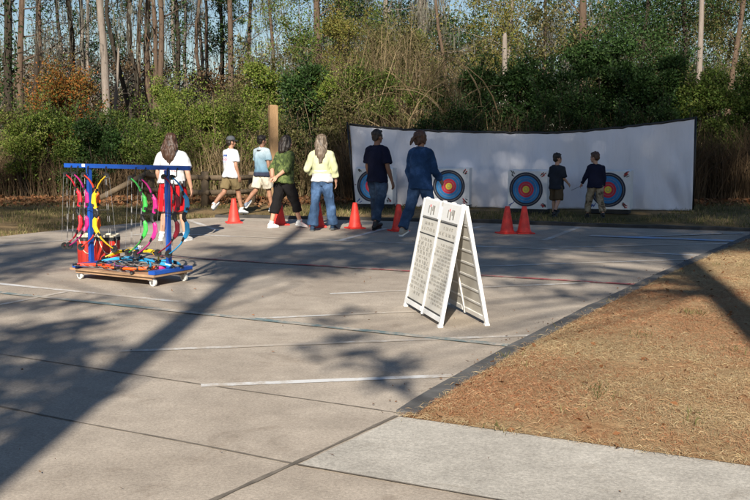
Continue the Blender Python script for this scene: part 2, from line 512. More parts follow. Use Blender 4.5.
pl((190, 220.5), (218, 230.5), 0.09, 'white_line')
pl((-20, 247), (188, 231), 0.08, 'faint_line', 0.0045)

# kerb edging along the straw, slightly raised and uneven, and the one along the far edge
def kerb(pts, w, h, side, mat='kerb'):
    bm = bmesh.new()
    P = []
    pts = [Vector(p) for p in pts]
    for a, b in zip(pts[:-1], pts[1:]):
        k = max(2, int((b - a).length / 0.25))
        for i in range(k): P.append(a.lerp(b, i / k))
    P.append(pts[-1])
    rows = []
    for i, p in enumerate(P):
        d = (P[min(i + 1, len(P) - 1)] - P[max(i - 1, 0)]).normalized(); s = Vector((-d.y, d.x, 0)) * side
        wv = w * (1 + 0.22 * mnoise.noise(p * 1.7)); hv = h * (1 + 0.3 * mnoise.noise(p * 2.3 + Vector((3, 1, 0))))
        o = s * (0.012 * mnoise.noise(p * 3.1))
        rows.append([bm.verts.new(p + o + Vector((0, 0, 0.001))), bm.verts.new(p + o + Vector((0, 0, hv))), bm.verts.new(p + o + s * wv + Vector((0, 0, hv))), bm.verts.new(p + o + s * wv + Vector((0, 0, 0.001)))])
    for a, b in zip(rows[:-1], rows[1:]):
        for k in range(3): bm.faces.new((a[k], a[k + 1], b[k + 1], b[k]))
    bm.faces.new(rows[0]); bm.faces.new(rows[-1])
    o = from_bm('kerb', bm, M[mat]); o['kind'] = 'structure'
    return o
kpts = [G(396, 414), G(455, 379), G(512, 347), G(580, 312.5), G(650, 279), G(700, 256.5), G(757, 233)]
kerb(kpts, 0.14, 0.03, -1)
kerb([kpts[-1] + Vector((0.25, 0.12, 0))] + far_pts, 0.10, 0.06, -1, 'kerb_dark')

# straw covered ground right of the kerb
ka = [p + (s0 - kpts[0]) * 0 for p in kpts]
def straw_patch():
    nu, nv = 70, 90
    off = Vector((0.125, -0.02, 0))
    def kp(t):
        s = t * (len(kpts) - 1); i = min(int(s), len(kpts) - 2)
        return kpts[i].lerp(kpts[i + 1], s - i) + off
    low = kp(0); top = kp(1)
    lowR = s0 + sd * 11; topR = top + Vector((9, -2.0, 0))
    V = []
    for j in range(nv + 1):
        t = j / nv
        L = kp(t); Rr = lowR.lerp(topR, t)
        if t == 0: L = s0.copy()
        for i in range(nu + 1):
            u = (i / nu) ** 1.5
            p = L.lerp(Rr, u)
            edge = min(1.0, i / 5.0) * min(1.0, j / 4.0)
            z = 0.008 + edge * (0.03 + 0.022 * mnoise.noise(Vector((p.x * 1.1, p.y * 1.1, 0))) + 0.010 * mnoise.noise(Vector((p.x * 6, p.y * 6, 2))))
            V.append((p.x + 0.02 * mnoise.noise(p * 9) * (1 if i == 0 else 0), p.y, z))
    Fq = [(j * (nu + 1) + i, j * (nu + 1) + i + 1, (j + 1) * (nu + 1) + i + 1, (j + 1) * (nu + 1) + i) for j in range(nv) for i in range(nu)]
    o = from_np('straw_ground', V, Fq, M['straw_ground'], smooth=True)
    o['kind'] = 'structure'
    return np.array(V).reshape(nv + 1, nu + 1, 3)
SP = straw_patch()

def blades_flat(name, P, length, width, mat, tilt=0.12, kind='stuff', seed=1):
    """short needles lying about: one thin curved quad pair each"""
    r = np.random.default_rng(seed)
    n = len(P)
    a = r.uniform(0, 2 * np.pi, n); L = length * r.uniform(0.5, 1.3, n); W = width * r.uniform(0.6, 1.3, n)
    d = np.stack([np.cos(a), np.sin(a), r.normal(0, tilt, n)], 1)
    s = np.stack([-np.sin(a), np.cos(a), r.normal(0, 0.4, n)], 1)
    up = np.zeros((n, 3)); up[:, 2] = r.uniform(0.003, 0.018, n)
    A = P - d * (L / 2)[:, None]; B = P + d * (L / 2)[:, None]; Mid = P + up + s * (r.normal(0, 0.12, n) * L)[:, None]
    w = s * (W / 2)[:, None]
    V = np.stack([A - w * .6, A + w * .6, Mid + w, Mid - w, B + w * .4, B - w * .4], 1).reshape(-1, 3)
    V[:, 2] = np.maximum(V[:, 2], np.repeat(P[:, 2], 6) + 0.001)
    b = np.arange(n) * 6
    Fq = np.concatenate([np.stack([b, b + 1, b + 2, b + 3], 1), np.stack([b + 3, b + 2, b + 4, b + 5], 1)])
    o = from_np(name, V, Fq, mat); o['kind'] = kind
    return o

def straw_needles():
    nv, nu = SP.shape[0] - 1, SP.shape[1] - 1
    n = 230000
    j = rng.uniform(0, nv * 0.999, n); i = (rng.uniform(0, 1, n) ** 0.9) * nu * 0.62
    j0 = j.astype(int); i0 = i.astype(int); fj = (j - j0)[:, None]; fi = (i - i0)[:, None]
    P = (SP[j0, i0] * (1 - fj) * (1 - fi) + SP[j0 + 1, i0] * fj * (1 - fi) + SP[j0, i0 + 1] * (1 - fj) * fi + SP[j0 + 1, i0 + 1] * fj * fi)
    P[:, 2] += 0.004
    keep = np.array([mnoise.noise(Vector((a * 1.3, b * 1.3, 4))) + .5 * mnoise.noise(Vector((a * 4.3, b * 4.3, 9))) for a, b in P[:, :2]]) + rng.normal(0, .22, n) > -.42
    P = P[keep]
    red = np.array([mnoise.noise(Vector((a * .55 + 3.1, b * .45, 2.2))) + .45 * mnoise.noise(Vector((a * 1.9, b * 1.7, 6))) for a, b in P[:, :2]]) + rng.normal(0, .20, len(P)) > .14
    o = blades_flat('pine_straw', P[red], 0.06, 0.0022, M['straw'], seed=3)
    tag(o, 'orange brown pine needles lying in patches over the ground right of the kerb', 'pine straw')
    o = blades_flat('dry_grass', P[~red], 0.06, 0.0022, M['straw_tan'], seed=8)
    tag(o, 'pale tan dry grass and faded needles over the ground right of the kerb', 'dry grass')
straw_needles()

def edge_straw():
    P = []
    for k in range(1800):
        t = random.random() ** 0.8; s = t * (len(kpts) - 1.001); i = int(s)
        p = kpts[i].lerp(kpts[i + 1], s - i)
        P.append((p.x + 0.15 + random.gauss(0.03, 0.06), p.y - 0.06 + random.gauss(0, .03), 0.036))
    for k in range(1200):
        p = s0 + sd * random.uniform(0, 4.5)
        P.append((p.x + random.gauss(0, .02), p.y - abs(random.gauss(0, 0.05)) + 0.05, 0.016))
    o = blades_flat('straw_fringe', np.array(P), 0.065, 0.0026, M['straw_tan'], seed=4)
    tag(o, 'loose pine needles spilling over the kerb and pavement edge', 'pine straw')
edge_straw()

# ------------------------------------------------------------------ leaves and stems as numpy meshes
def unit(a): return a / np.maximum(1e-9, np.linalg.norm(a, axis=1, keepdims=True))

def leaf_quads(P, out, size, aspect=0.5, r=None, droop=0.0, spread=0.8):
    """rhombic leaves at P, pointing roughly along out"""
    n = len(P)
    d = unit(out + r.normal(0, spread, (n, 3)) + np.array([0, 0, -droop]))
    s = unit(np.cross(d, r.normal(0, 1, (n, 3))))
    L = (size * r.uniform(0.55, 1.35, n))[:, None]
    w = L * aspect * 0.5
    nrm = np.cross(d, s)
    V = np.stack([P, P + d * L * .45 + s * w + nrm * L * .06, P + d * L, P + d * L * .45 - s * w + nrm * L * .06], 1).reshape(-1, 3)
    b = np.arange(n) * 4
    return V, np.stack([b, b + 1, b + 2, b + 3], 1)

def blades(P, H, W, lean, r, curve=0.4, bias=(0, 0)):
    """standing stems and blades of 2 segments, growing from P"""
    n = len(P)
    a = r.uniform(0, 2 * np.pi, n)
    l = np.abs(r.normal(0, lean, n))
    hd = np.stack([np.cos(a) + bias[0], np.sin(a) + bias[1], np.zeros(n)], 1)
    d = unit(hd * l[:, None] + np.array([0, 0, 1.0]))
    d2 = unit(d + hd * (np.abs(r.normal(0, curve, n)))[:, None] + np.array([0, 0, -1.0]) * (np.abs(r.normal(0, curve * .5, n)))[:, None])
    s = unit(np.stack([-np.sin(a) + r.normal(0, .8, n), np.cos(a) + r.normal(0, .8, n), r.normal(0, .2, n)], 1))
    h = H[:, None]; w = (W / 2)[:, None] * s
    m = P + d * h * .55; t = m + d2 * h * .45
    V = np.stack([P - w, P + w, m + w * .9, m - w * .9, t + w * .25, t - w * .25], 1).reshape(-1, 3)
    b = np.arange(n) * 6
    Fq = np.concatenate([np.stack([b, b + 1, b + 2, b + 3], 1), np.stack([b + 3, b + 2, b + 4, b + 5], 1)])
    return V, Fq

def join(parts):
    V, Fs, o = [], [], 0
    for v, f in parts:
        V.append(v); Fs.append(f + o); o += len(v)
    return np.concatenate(V), np.concatenate(Fs)

def clump_points(cs, rs, n, r, shell=0.55):
    """n points in clumps: cs (k,3), rs (k,3 or k)"""
    k = len(cs)
    vol = np.array([(x if np.isscalar(x) else np.prod(x) ** (1 / 3)) ** 2 for x in rs]); vol = vol / vol.sum()
    idx = r.choice(k, n, p=vol)
    u = unit(r.normal(0, 1, (n, 3))); rad = (shell + (1 - shell) * r.uniform(0, 1, n)) * (0.85 + 0.3 * r.uniform(0, 1, n))
    rr = np.array([[x, x, x] if np.isscalar(x) else list(x) for x in rs])
    return np.array(cs)[idx] + u * rr[idx] * rad[:, None], u

def stems_mesh(paths, sides=5):
    """paths: list of (points, radii)"""
    bm = bmesh.new()
    for pts, rad in paths: tube(bm, pts, rad, sides, cap=False)
    return bm

def shrub(label, px, py_top, Y, width_px, mat, n=7000, size=0.09, base_py=None, cat='shrub', name='shrub', dense=1.0, group=None, aspect=0.5, zlow=0.0, droop=0.15, mix_mat=None, seed=None, depth=None):
    r = np.random.default_rng(seed if seed is not None else int(px * 13 + py_top * 7))
    X = XatY(px, Y); H = ZatY(py_top, Y); W = width_px / F_PX * Y
    D = depth or max(1.4, W * 0.6)
    k = max(14, int(12 * W * H / 4))
    cs, rs = [], []
    z0 = zlow
    for i in range(k):
        t = r.uniform(0, 1) ** 0.8
        hh = z0 + (H - z0) * (0.14 + 0.80 * t)
        f = math.sqrt(max(0.05, 1 - (0.9 * (hh - z0) / (H - z0)) ** 2.4)) * (0.8 + 0.2 * r.uniform())
        a = r.uniform(0, 2 * math.pi); q = math.sqrt(r.uniform(0, 1)) * 0.88
        cr = r.uniform(0.20, 0.46) * min(1.0, W / 2.2) * (1.1 - 0.35 * t)
        cs.append((math.cos(a) * q * W / 2 * f, math.sin(a) * q * D / 2 * f, hh))
        rs.append((cr * 1.2, cr * 1.2, cr * 0.85))
    root = thing(name, label, cat, (X, Y, -0.02), 0, group)
    n = int(n * 1.55); size *= .78
    P, u = clump_points(cs, rs, int(n * dense), r, .45)
    P[:, 2] = np.maximum(P[:, 2], 0.05)
    V, Fq = leaf_quads(P, u + np.array([0, 0, .35]), size, aspect, r, droop)
    # stray sprigs reaching out of the outline
    ns = int(n * 0.06)
    ci = r.integers(0, k, ns); Ps = np.array(cs)[ci] + r.normal(0, 0.42, (ns, 3)) * np.array([1, 1, .8]); Ps[:, 2] = np.maximum(Ps[:, 2], .05)
    V2, F2 = leaf_quads(Ps, r.normal(0, 1, (ns, 3)), size, aspect, r)
    parts = [(V, Fq), (V2, F2)]
    shoots = []
    for q in range(int(10 + 9 * W)):
        c = Vector(cs[r.integers(0, k)]); c += Vector((r.normal(0, .15), r.normal(0, .15), .05))
        d = Vector((r.normal(0, .45), r.normal(0, .35), r.uniform(.5, 1.2))).normalized(); L = r.uniform(.45, 1.05)
        e = c + d * L + Vector((r.normal(0, .1), 0, -.08))
        shoots.append(([c, c.lerp(e, .5) + Vector((0, 0, .04)), e], [.008, .006, .003]))
        t = r.uniform(.25, 1, 46)[:, None]
        Pq = np.array(c) * (1 - t) + np.array(e) * t + r.normal(0, .05, (46, 3))
        parts.append(leaf_quads(Pq, r.normal(0, .8, (46, 3)) + np.array(d), size, aspect, r))
    V, Fq = join(parts)
    from_np('foliage', V, Fq, M[mat], root)
    paths = []
    for i in range(min(k, 22)):
        c = Vector(cs[i]); b = Vector((c.x * .25 + r.normal(0, .1), c.y * .25, 0))
        m = b.lerp(c, .5) + Vector((r.normal(0, .08), r.normal(0, .08), .1))
        paths.append(([b, m, c + Vector((0, 0, .15))], [.022, .015, .005]))
    from_bm('stem', stems_mesh(paths + shoots), M['bark_dark'], root, recalc=False)
    return root

def make_branches(r, height, r0, lean=(0, 0), limb_from=0.3, nlimb=14, limb_len=2.2, twigs=5, bend=0.25, up=0.5, twig_len=0.8):
    """returns (trunk+limb paths, twig paths, tip points)"""
    n = 12
    pts, rad = [], []
    ox, oy = r.uniform(0, 50), r.uniform(0, 50)
    for i in range(n + 1):
        t = i / n; z = height * t
        pts.append(Vector((lean[0] * z + bend * mnoise.noise(Vector((ox, z * 0.22, 0))), lean[1] * z + bend * mnoise.noise(Vector((oy, z * 0.22, 5))), z)))
        rad.append(r0 * (1.0 - 0.72 * t) * (1.25 if i == 0 else 1))
    main = [(pts, rad)]
    tw, tips = [], []
    for k in range(nlimb):
        t = limb_from + (1 - limb_from) * (k + r.uniform(0, 1)) / nlimb
        s = min(t, 0.999) * n; i = int(s); p = pts[i].lerp(pts[i + 1], s - i)
        a = r.uniform(0, 2 * math.pi); L = limb_len * r.uniform(0.5, 1.2) * (1.15 - 0.6 * t)
        d = Vector((math.cos(a), math.sin(a), up + r.normal(0, .25)))
        d.normalize(); q = [p]; cur = p.copy()
        for j in range(4):
            d = (d + Vector((r.normal(0, .22), r.normal(0, .22), r.normal(.06, .2)))).normalized()
            cur = cur + d * (L / 4); q.append(cur.copy())
        lr = max(0.012, r0 * 0.28 * (1.1 - t))
        main.append((q, [lr, lr * .75, lr * .55, lr * .35, lr * .15]))
        for j in range(twigs):
            b = q[1 + r.integers(0, 4)]
            dd = (d + Vector((r.normal(0, .8), r.normal(0, .8), r.normal(.1, .6)))).normalized()
            l = twig_len * r.uniform(.4, 1.2)
            m = b + dd * l * .5 + Vector((r.normal(0, .06), r.normal(0, .06), r.normal(0, .06)))
            e = m + (dd + Vector((r.normal(0, .4), r.normal(0, .4), r.normal(0, .4)))).normalized() * l * .5
            tw.append(([b, m, e], [.010, .006, .002])); tips.append(e)
        tips.append(cur)
    return main, tw, tips

def tree(label, px, Y, width_px, height, bark='bark_brown', lean=(0, 0), crown='twig', n=450, size=0.08, limb_from=0.25, nlimb=14, limb_len=2.2, twigs=6, moss=0, leaf='leaf_green', bend=0.3, seed=None, ivy=0, ivy_top=6.0, name='tree', group='trees of the wood', x=None, up=0.5, clump=0.35):
    r = np.random.default_rng(seed if seed is not None else int(px * 17 + Y * 31))
    X = XatY(px, Y) if x is None else x
    r0 = width_px / F_PX * Y / 2 * 1.15
    root = thing(name, label, 'tree', (X, Y, -0.03), 0, group)
    main, tw, tips = make_branches(r, height, r0, lean, limb_from, nlimb, limb_len, twigs, bend, up)
    bm = bmesh.new()
    tube(bm, main[0][0], main[0][1], 10, cap=False)
    for p, q in main[1:]: tube(bm, p, q, 5, cap=False)
    from_bm('trunk', bm, M[bark], root, smooth=True, recalc=False)
    parts = []
    cm = []
    if tw:
        bm = stems_mesh(tw, 3)
        me = bpy.data.meshes.new('x'); bm.to_mesh(me); bm.free()
        v = np.zeros(len(me.vertices) * 3, np.float32); me.vertices.foreach_get('co', v)
        f = np.zeros(len(me.loops), np.int32); me.loops.foreach_get('vertex_index', f)
        parts.append((v.reshape(-1, 3), f.reshape(-1, 4), 0)); bpy.data.meshes.remove(me)
    T = np.array([tuple(t) for t in tips])
    if n:
        ci = r.integers(0, len(T), n); P = T[ci] + r.normal(0, clump * .6, (n, 3)) * r.uniform(.4, 1.6, len(T))[ci][:, None]
        v, f = leaf_quads(P, r.normal(0, 1, (n, 3)), size, .5, r, .2)
        parts.append((v, f, 1))
    if ivy:
        t = r.uniform(0.3, ivy_top, ivy); a = r.uniform(0, 2 * np.pi, ivy)
        q = r0 * 1.1 + np.abs(r.normal(0, .10, ivy)) * (0.5 + 1.0 * np.sin(t * 1.7 + px) ** 2)
        P = np.stack([lean[0] * t + np.cos(a) * q, lean[1] * t + np.sin(a) * q, t], 1)
        v, f = leaf_quads(P, np.stack([np.cos(a), np.sin(a), -0.3 * np.ones(ivy)], 1), .1, .6, r)
        parts.append((v, f, 1))
    if px < 300: moss = int(moss * .45)
    if moss:
        ci = r.integers(0, len(T), moss); P = T[ci] + r.normal(0, .16, (moss, 3))
        h = r.uniform(.15, .75, moss)
        s = r.normal(0, 1, (moss, 3)); s[:, 2] = 0; s = unit(s) * r.uniform(.006, .02, moss)[:, None]
        dn = np.zeros((moss, 3)); dn[:, 2] = -h; dn[:, :2] = r.normal(0, .05, (moss, 2))
        v = np.stack([P - s, P + s, P + dn + s * .3, P + dn - s * .3], 1).reshape(-1, 3)
        b = np.arange(moss) * 4
        parts.append((v, np.stack([b, b + 1, b + 2, b + 3], 1), 2))
    if parts:
        V, Fq = join([(p[0], p[1]) for p in parts])
        o = from_np('crown', V, Fq, [M['twig'], M[leaf], M['moss']], root)
        mi = np.concatenate([np.full(len(p[1]), p[2], np.int32) for p in parts])
        o.data.polygons.foreach_set('material_index', mi)
    return root

# ------------------------------------------------------------------ the wood: trunks one can tell apart
TR = [
 # label, px, Y, width px, height, kwargs
 ('dark vine wrapped trunk at the far left edge of the wood', 9, 33, 9, 15, dict(bark='bark_dark', ivy=1500, ivy_top=8, leaf='leaf_dark', moss=900)),
 ('grey mossy trunk just right of the dark vine wrapped one', 21, 37, 7, 15, dict(bark='bark_brown', moss=1100, n=300)),
 ('thin reddish trunk leaning left above the orange shrub', 48, 36, 4, 12, dict(bark='bark_brown', lean=(-0.05, 0), n=200)),
 ('slim pale trunk standing left of the broadest pale trunk', 85, 44, 5, 16, dict(bark='bark_pale', lean=(-0.03, 0), moss=300, n=0)),
 ('thin grey trunk nearly touching the broadest pale trunk', 95, 47, 4, 15, dict(bark='bark_pale', lean=(-0.04, 0), n=0, moss=300)),
 ('broadest pale bare trunk, rising right behind the orange shrub', 108, 36, 8, 17, dict(bark='bark_pale', lean=(-0.045, 0), n=0, limb_from=.5, nlimb=9)),
 ('pale broken snag with no top beside the broadest pale trunk', 117, 37, 6, 4.6, dict(bark='bark_pale', n=0, nlimb=2, twigs=1, limb_len=.5)),
 ('crooked grey trunk curving above the green bushes', 131, 42, 5, 15, dict(bark='bark_dark', bend=1.3, moss=700, n=250)),
 ('grey trunk with drooping twigs between two crooked trunks', 143, 45, 5, 16, dict(bark='bark_brown', moss=1100, bend=.8, n=0)),
 ('brown straight trunk, left one of a close brown pair', 157, 38, 5, 16, dict(bark='bark_brown', n=150, moss=200)),
 ('brown straight trunk, broader right one of a close brown pair', 164, 38, 6, 17, dict(bark='bark_brown', lean=(-0.02, 0), n=150, moss=200)),
 ('slim pale trunk right of the brown pair', 173, 43, 4, 16, dict(bark='bark_pale', lean=(.02, 0), n=0, moss=300)),
 ('blackish ivy clad trunk above the bright green bushes', 179, 39, 5, 15, dict(bark='bark_dark', ivy=1300, ivy_top=9, leaf='leaf_dark', n=100)),
 ('forked grey trunk with two thin stems against the sky', 192, 46, 4, 15, dict(bark='bark_brown', lean=(.06, 0), bend=.9, moss=500, n=0)),
 ('thin pale trunk behind the woman in red shorts, deep in the wood', 203, 50, 4, 16, dict(bark='bark_pale', n=0, moss=300)),
 ('thin brown trunk deep in the wood above the man in the cap', 212, 48, 4, 14, dict(bark='bark_brown', lean=(-.03, 0), n=150, moss=500)),
 ('leafy reddish trunk swollen with vines at its foot above the man in the cap', 235, 36, 6, 15, dict(bark='bark_brown', ivy=600, ivy_top=5, leaf='leaf_olive', n=1500, limb_from=.35, size=.08)),
 ('grey mossy tree veiled in hanging moss behind the yellow green bush', 250, 52, 5, 13, dict(bark='bark_brown', moss=2600, n=600, leaf='leaf_olive')),
 ('tall leafy evergreen behind the wooden post', 318, 38, 8, 13, dict(bark='bark_brown', n=13000, size=.10, leaf='leaf_green', limb_from=.22, nlimb=24, limb_len=2.6, twigs=7)),
 ('pale grey bare tree with a thick trunk above the backdrop, left part', 345, 44, 9, 14, dict(bark='bark_pale', moss=2200, n=600, leaf='leaf_olive', limb_from=.2, nlimb=20)),
 ('broad mossy grey trunk above the man in navy', 422, 47, 12, 14, dict(bark='bark_pale', moss=2400, n=300, leaf='leaf_olive', limb_from=.2, nlimb=20)),
 ('slim bare tree above the man in the blue jacket', 444, 44, 4, 12, dict(bark='bark_brown', moss=700, n=200, bend=.8)),
 ('yellow green leafy tree above the middle of the backdrop', 506, 37, 5, 12, dict(bark='bark_pale', n=15000, size=.085, leaf='leaf_yellow', limb_from=.15, nlimb=26, limb_len=2.2, twigs=7)),
 ('reddish brown trunk above the two boys, left of a bare grey tree', 583, 42, 9, 15, dict(bark='bark_brown', moss=500, n=500, leaf='leaf_olive')),
 ('bare grey brown tree with fine twigs above the third target', 545, 46, 4, 13, dict(bark='bark_brown', moss=1500, n=200, limb_from=.2, nlimb=20, leaf='leaf_brown')),
 ('pale lit trunk of a pine at the right, above the end of the backdrop', 698, 36, 6, 16, dict(bark='bark_pale', n=800, limb_from=.45, leaf='leaf_green')),
 ('dark slender trunk just left of the pale lit pine', 684, 40, 5, 16, dict(bark='bark_dark', n=6500, leaf='leaf_dark', size=.095, limb_from=.15, nlimb=22)),
 ('leafy olive tree at the right edge of the wood', 735, 38, 6, 13, dict(bark='bark_brown', n=14000, leaf='leaf_olive', size=.09, limb_from=.15, nlimb=24, limb_len=2.6)),
 ('dark evergreen tree behind the bushes above the right hand target', 640, 38, 6, 9, dict(bark='bark_dark', n=13000, leaf='leaf_dark', size=.10, limb_from=.15, nlimb=24, limb_len=2.2)),
 ('dark green tree among the left trunks, deep in the wood', 62, 52, 6, 10, dict(bark='bark_dark', n=11000, leaf='leaf_dark', size=.12, limb_from=.15, nlimb=24, limb_len=3)),
 ('rounded dark evergreen deep in the wood between pale trunks', 128, 56, 6, 9, dict(bark='bark_dark', n=12000, leaf='leaf_dark', size=.12, limb_from=.15, nlimb=24, limb_len=3)),
 ('dark evergreen standing deep in the wood behind the thin brown trunk', 222, 50, 6, 10, dict(bark='bark_dark', n=11000, leaf='leaf_dark', size=.12, limb_from=.1, nlimb=24, limb_len=2.2)),
 ('loose green tree against the sky, left of the tall leafy evergreen', 272, 44, 5, 8.6, dict(bark='bark_brown', n=7500, leaf='leaf_bright', size=.085, limb_from=.2, nlimb=22, limb_len=1.8)),
]
TR += [
 ('dark twin stem leaning together with the grey mossy trunk at the left', 34, 40, 6, 15, dict(bark='bark_dark', lean=(.03, 0), moss=1200, n=200, leaf='leaf_olive')),
 ('dark brown trunk hung with vines, left of the slim pale trunk', 72, 39, 6, 15, dict(bark='bark_dark', moss=1600, n=300, leaf='leaf_brown', bend=.6)),
 ('bent dark trunk draped with grey moss, right of the pale snag', 124, 38, 5, 14, dict(bark='bark_dark', moss=1500, bend=1.0, n=200, leaf='leaf_brown')),
 ('thick brown mossy trunk just left of the close brown pair', 150, 42, 7, 15, dict(bark='bark_brown', moss=1600, n=200, leaf='leaf_brown')),
 ('grey twiggy tree against the sky, above the ferny bush', 186, 52, 4, 14, dict(bark='bark_pale', moss=1200, n=0, limb_from=.15, nlimb=22, twigs=9)),
 ('leaning brown trunk among vines above the woman with light hair', 330, 40, 6, 14, dict(bark='bark_brown', lean=(.05, 0), moss=1500, n=1500, leaf='leaf_olive', limb_from=.15, nlimb=20)),
 ('mossy grey tree above the vine tangle, left of the broad mossy trunk', 385, 46, 6, 13, dict(bark='bark_pale', moss=2600, n=600, leaf='leaf_olive', limb_from=.15, nlimb=24)),
]
for lab, px, Y, w, h, kw in TR:
    tree(lab, px, Y, w, h, **kw)

# short pale snag among the yellow green leaves
def snag():
    Y = 33.5
    root = thing('snag', 'short pale broken stump standing among yellow green leaves above the third target', 'tree', (XatY(504, Y), Y, -.03))
    bm = bmesh.new(); top = ZatY(34, Y)
    tube(bm, [(0, 0, 0), (.03, 0, top * .5), (0, 0, top - .1), (.02, 0, top)], [.09, .085, .075, .03], 9)
    from_bm('trunk', bm, M['bark_pale'], root, smooth=True)
snag()

# far wood: one mass of twigs, leaves and thin stems behind the single trees
def far_wood():
    r = np.random.default_rng(5)
    K = 820
    cx = r.uniform(-34, 34, K); cy = r.uniform(54, 74, K)
    px = 375 + cx / cy * F_PX
    top = np.interp(px, [-50, 60, 130, 200, 255, 290, 330, 400, 450, 470, 500, 560, 640, 660, 700, 800],
                        [5.0, 4.8, 4.2, 3.4, 3.4, 5.4, 9.6, 10.5, 8.2, 7.4, 10, 10.5, 9.5, 8.6, 10.5, 11])
    cz = r.uniform(0, 1, K) ** .8 * top
    cr = r.uniform(.7, 1.5, K)
    n = 220000
    P, u = clump_points(np.stack([cx, cy, cz], 1), list(cr), n, r, .2)
    P[:, 2] = np.abs(P[:, 2]); x = P[:, 0]
    v1, f1 = leaf_quads(P, r.normal(0, 1, (n, 3)), .17, .5, r)
    K = 760
    cx = r.uniform(-24, 24, K); cy = r.uniform(40, 53, K)
    px = 375 + cx / cy * F_PX
    pyt = np.interp(px, [-50, 20, 60, 100, 130, 200, 255, 290, 330, 400, 450, 480, 540, 620, 660, 700, 800], [62, 58, 42, 66, 58, 80, 62, 50, 8, 6, 26, 30, 10, -6, 14, -6, -4])
    top = HCAM + (HOR - pyt) / F_PX * cy
    cz = r.uniform(0, 1, K) ** .75 * top
    P2, u2 = clump_points(np.stack([cx, cy, cz], 1), list(r.uniform(.5, 1.1, K)), 170000, r, .2)
    P2[:, 2] = np.abs(P2[:, 2])
    v3, f3 = leaf_quads(P2, r.normal(0, 1, (170000, 3)), .13, .5, r)
    v1, f1 = join([(v1, f1), (v3, f3)]); P = np.concatenate([P, P2]); x = P[:, 0]
    m = 4200
    xs = r.uniform(-34, 34, m); ys = r.uniform(54, 72, m)
    kp = (375 + xs / ys * F_PX > 290) | (r.uniform(0, 1, m) < .25); xs = xs[kp]; ys = ys[kp]; m = len(xs)
    H = r.uniform(3, 9, m)
    v2, f2 = blades(np.stack([xs, ys, r.uniform(0, 3, m)], 1), H, r.uniform(.02, .07, m), .16, r, .5)
    V, Fq = join([(v1, f1), (v2, f2)])
    o = from_np('far_wood', V, Fq, [M['leaf_olive'], M['twig'], M['leaf_dark'], M['reed_dark']])
    pxa = 375 + P[:, 0] / P[:, 1] * F_PX
    nz = np.array([mnoise.noise(Vector((a * .22, c * .5, 3))) for a, c in zip(P[:, 0], P[:, 2])])
    bare = (pxa < 270) & (np.array([mnoise.noise(Vector((a * .35, c * .4, 8))) for a, c in zip(P[:, 0], P[:, 2])]) > -.16) & (P[:, 2] > 1.5)
    mi = np.where(bare, np.where(nz > 0, 1, 3), np.where(nz > 0.02, 0, 2))
    mi = np.concatenate([mi.astype(np.int32), np.full(len(f2), 1, np.int32)])
    o.data.polygons.foreach_set('material_index', mi)
    tag(o, 'far off mass of grey green woodland behind the single trunks', 'woodland', kind='stuff')
far_wood()

# ------------------------------------------------------------------ thicket at the wood's edge
def thicket(name, label, px0, px1, Y0, Y1, n, top_fn, mat, wid=(.008, .02), lean=.25, curve=.5, seed=11, zbase=0.0, minh=.35):
    r = np.random.default_rng(seed)
    px = r.uniform(px0, px1, n); Y = r.uniform(Y0, Y1, n)
    X = (px - 375) / F_PX * Y
    top = np.array([ZatY(t, y) for t, y in zip(np.interp(px, *zip(*top_fn)), Y)])
    H = np.maximum(.3, top * r.uniform(minh, 1.05, n))
    zb = zbase * r.uniform(0, 1, n) * top
    v, f = blades(np.stack([X, Y, zb], 1), H - zb * .8, r.uniform(wid[0], wid[1], n), lean, r, curve)
    o = from_np(name, v, f, M[mat])
    return tag(o, label, 'thicket', kind='stuff')
thicket('dry_reeds', 'tall dry tan reeds and grass stems along the wood behind the walkers', 150, 352, 27.6, 29.6, 6500,
        [(150, 150), (185, 128), (230, 118), (265, 134), (300, 138), (352, 122)], 'reed', (.008, .022), .30, .6, 11)
thicket('dry_stems', 'brown tangled dead stems under the bushes at the left', -40, 170, 27.8, 29.4, 5200,
        [(-40, 148), (20, 142), (80, 150), (130, 146), (170, 144)], 'reed_dark', (.010, .022), .35, .6, 12)
thicket('dry_stems', 'brown tangled dead stems under the bushes beyond the right end of the backdrop', 560, 810, 26.4, 29.6, 9000,
        [(560, 160), (690, 128), (730, 118), (760, 112), (810, 112)], 'reed_dark', (.010, .022), .30, .55, 13)
thicket('vine_tangle', 'arching tangle of tan vines and dead canes above the left half of the backdrop', 318, 500, 28.6, 31.6, 4300,
        [(318, 70), (345, 40), (380, 22), (420, 32), (455, 58), (480, 80), (500, 96)], 'reed', (.006, .016), .7, 1.2, 14, 0.85)
thicket('dark_stems', 'shaded dead stems standing behind the white backdrop', 340, 700, 26.2, 28.0, 4000,
        [(340, 105), (450, 108), (560, 110), (700, 112)], 'reed_dark', (.010, .022), .3, .5, 15)

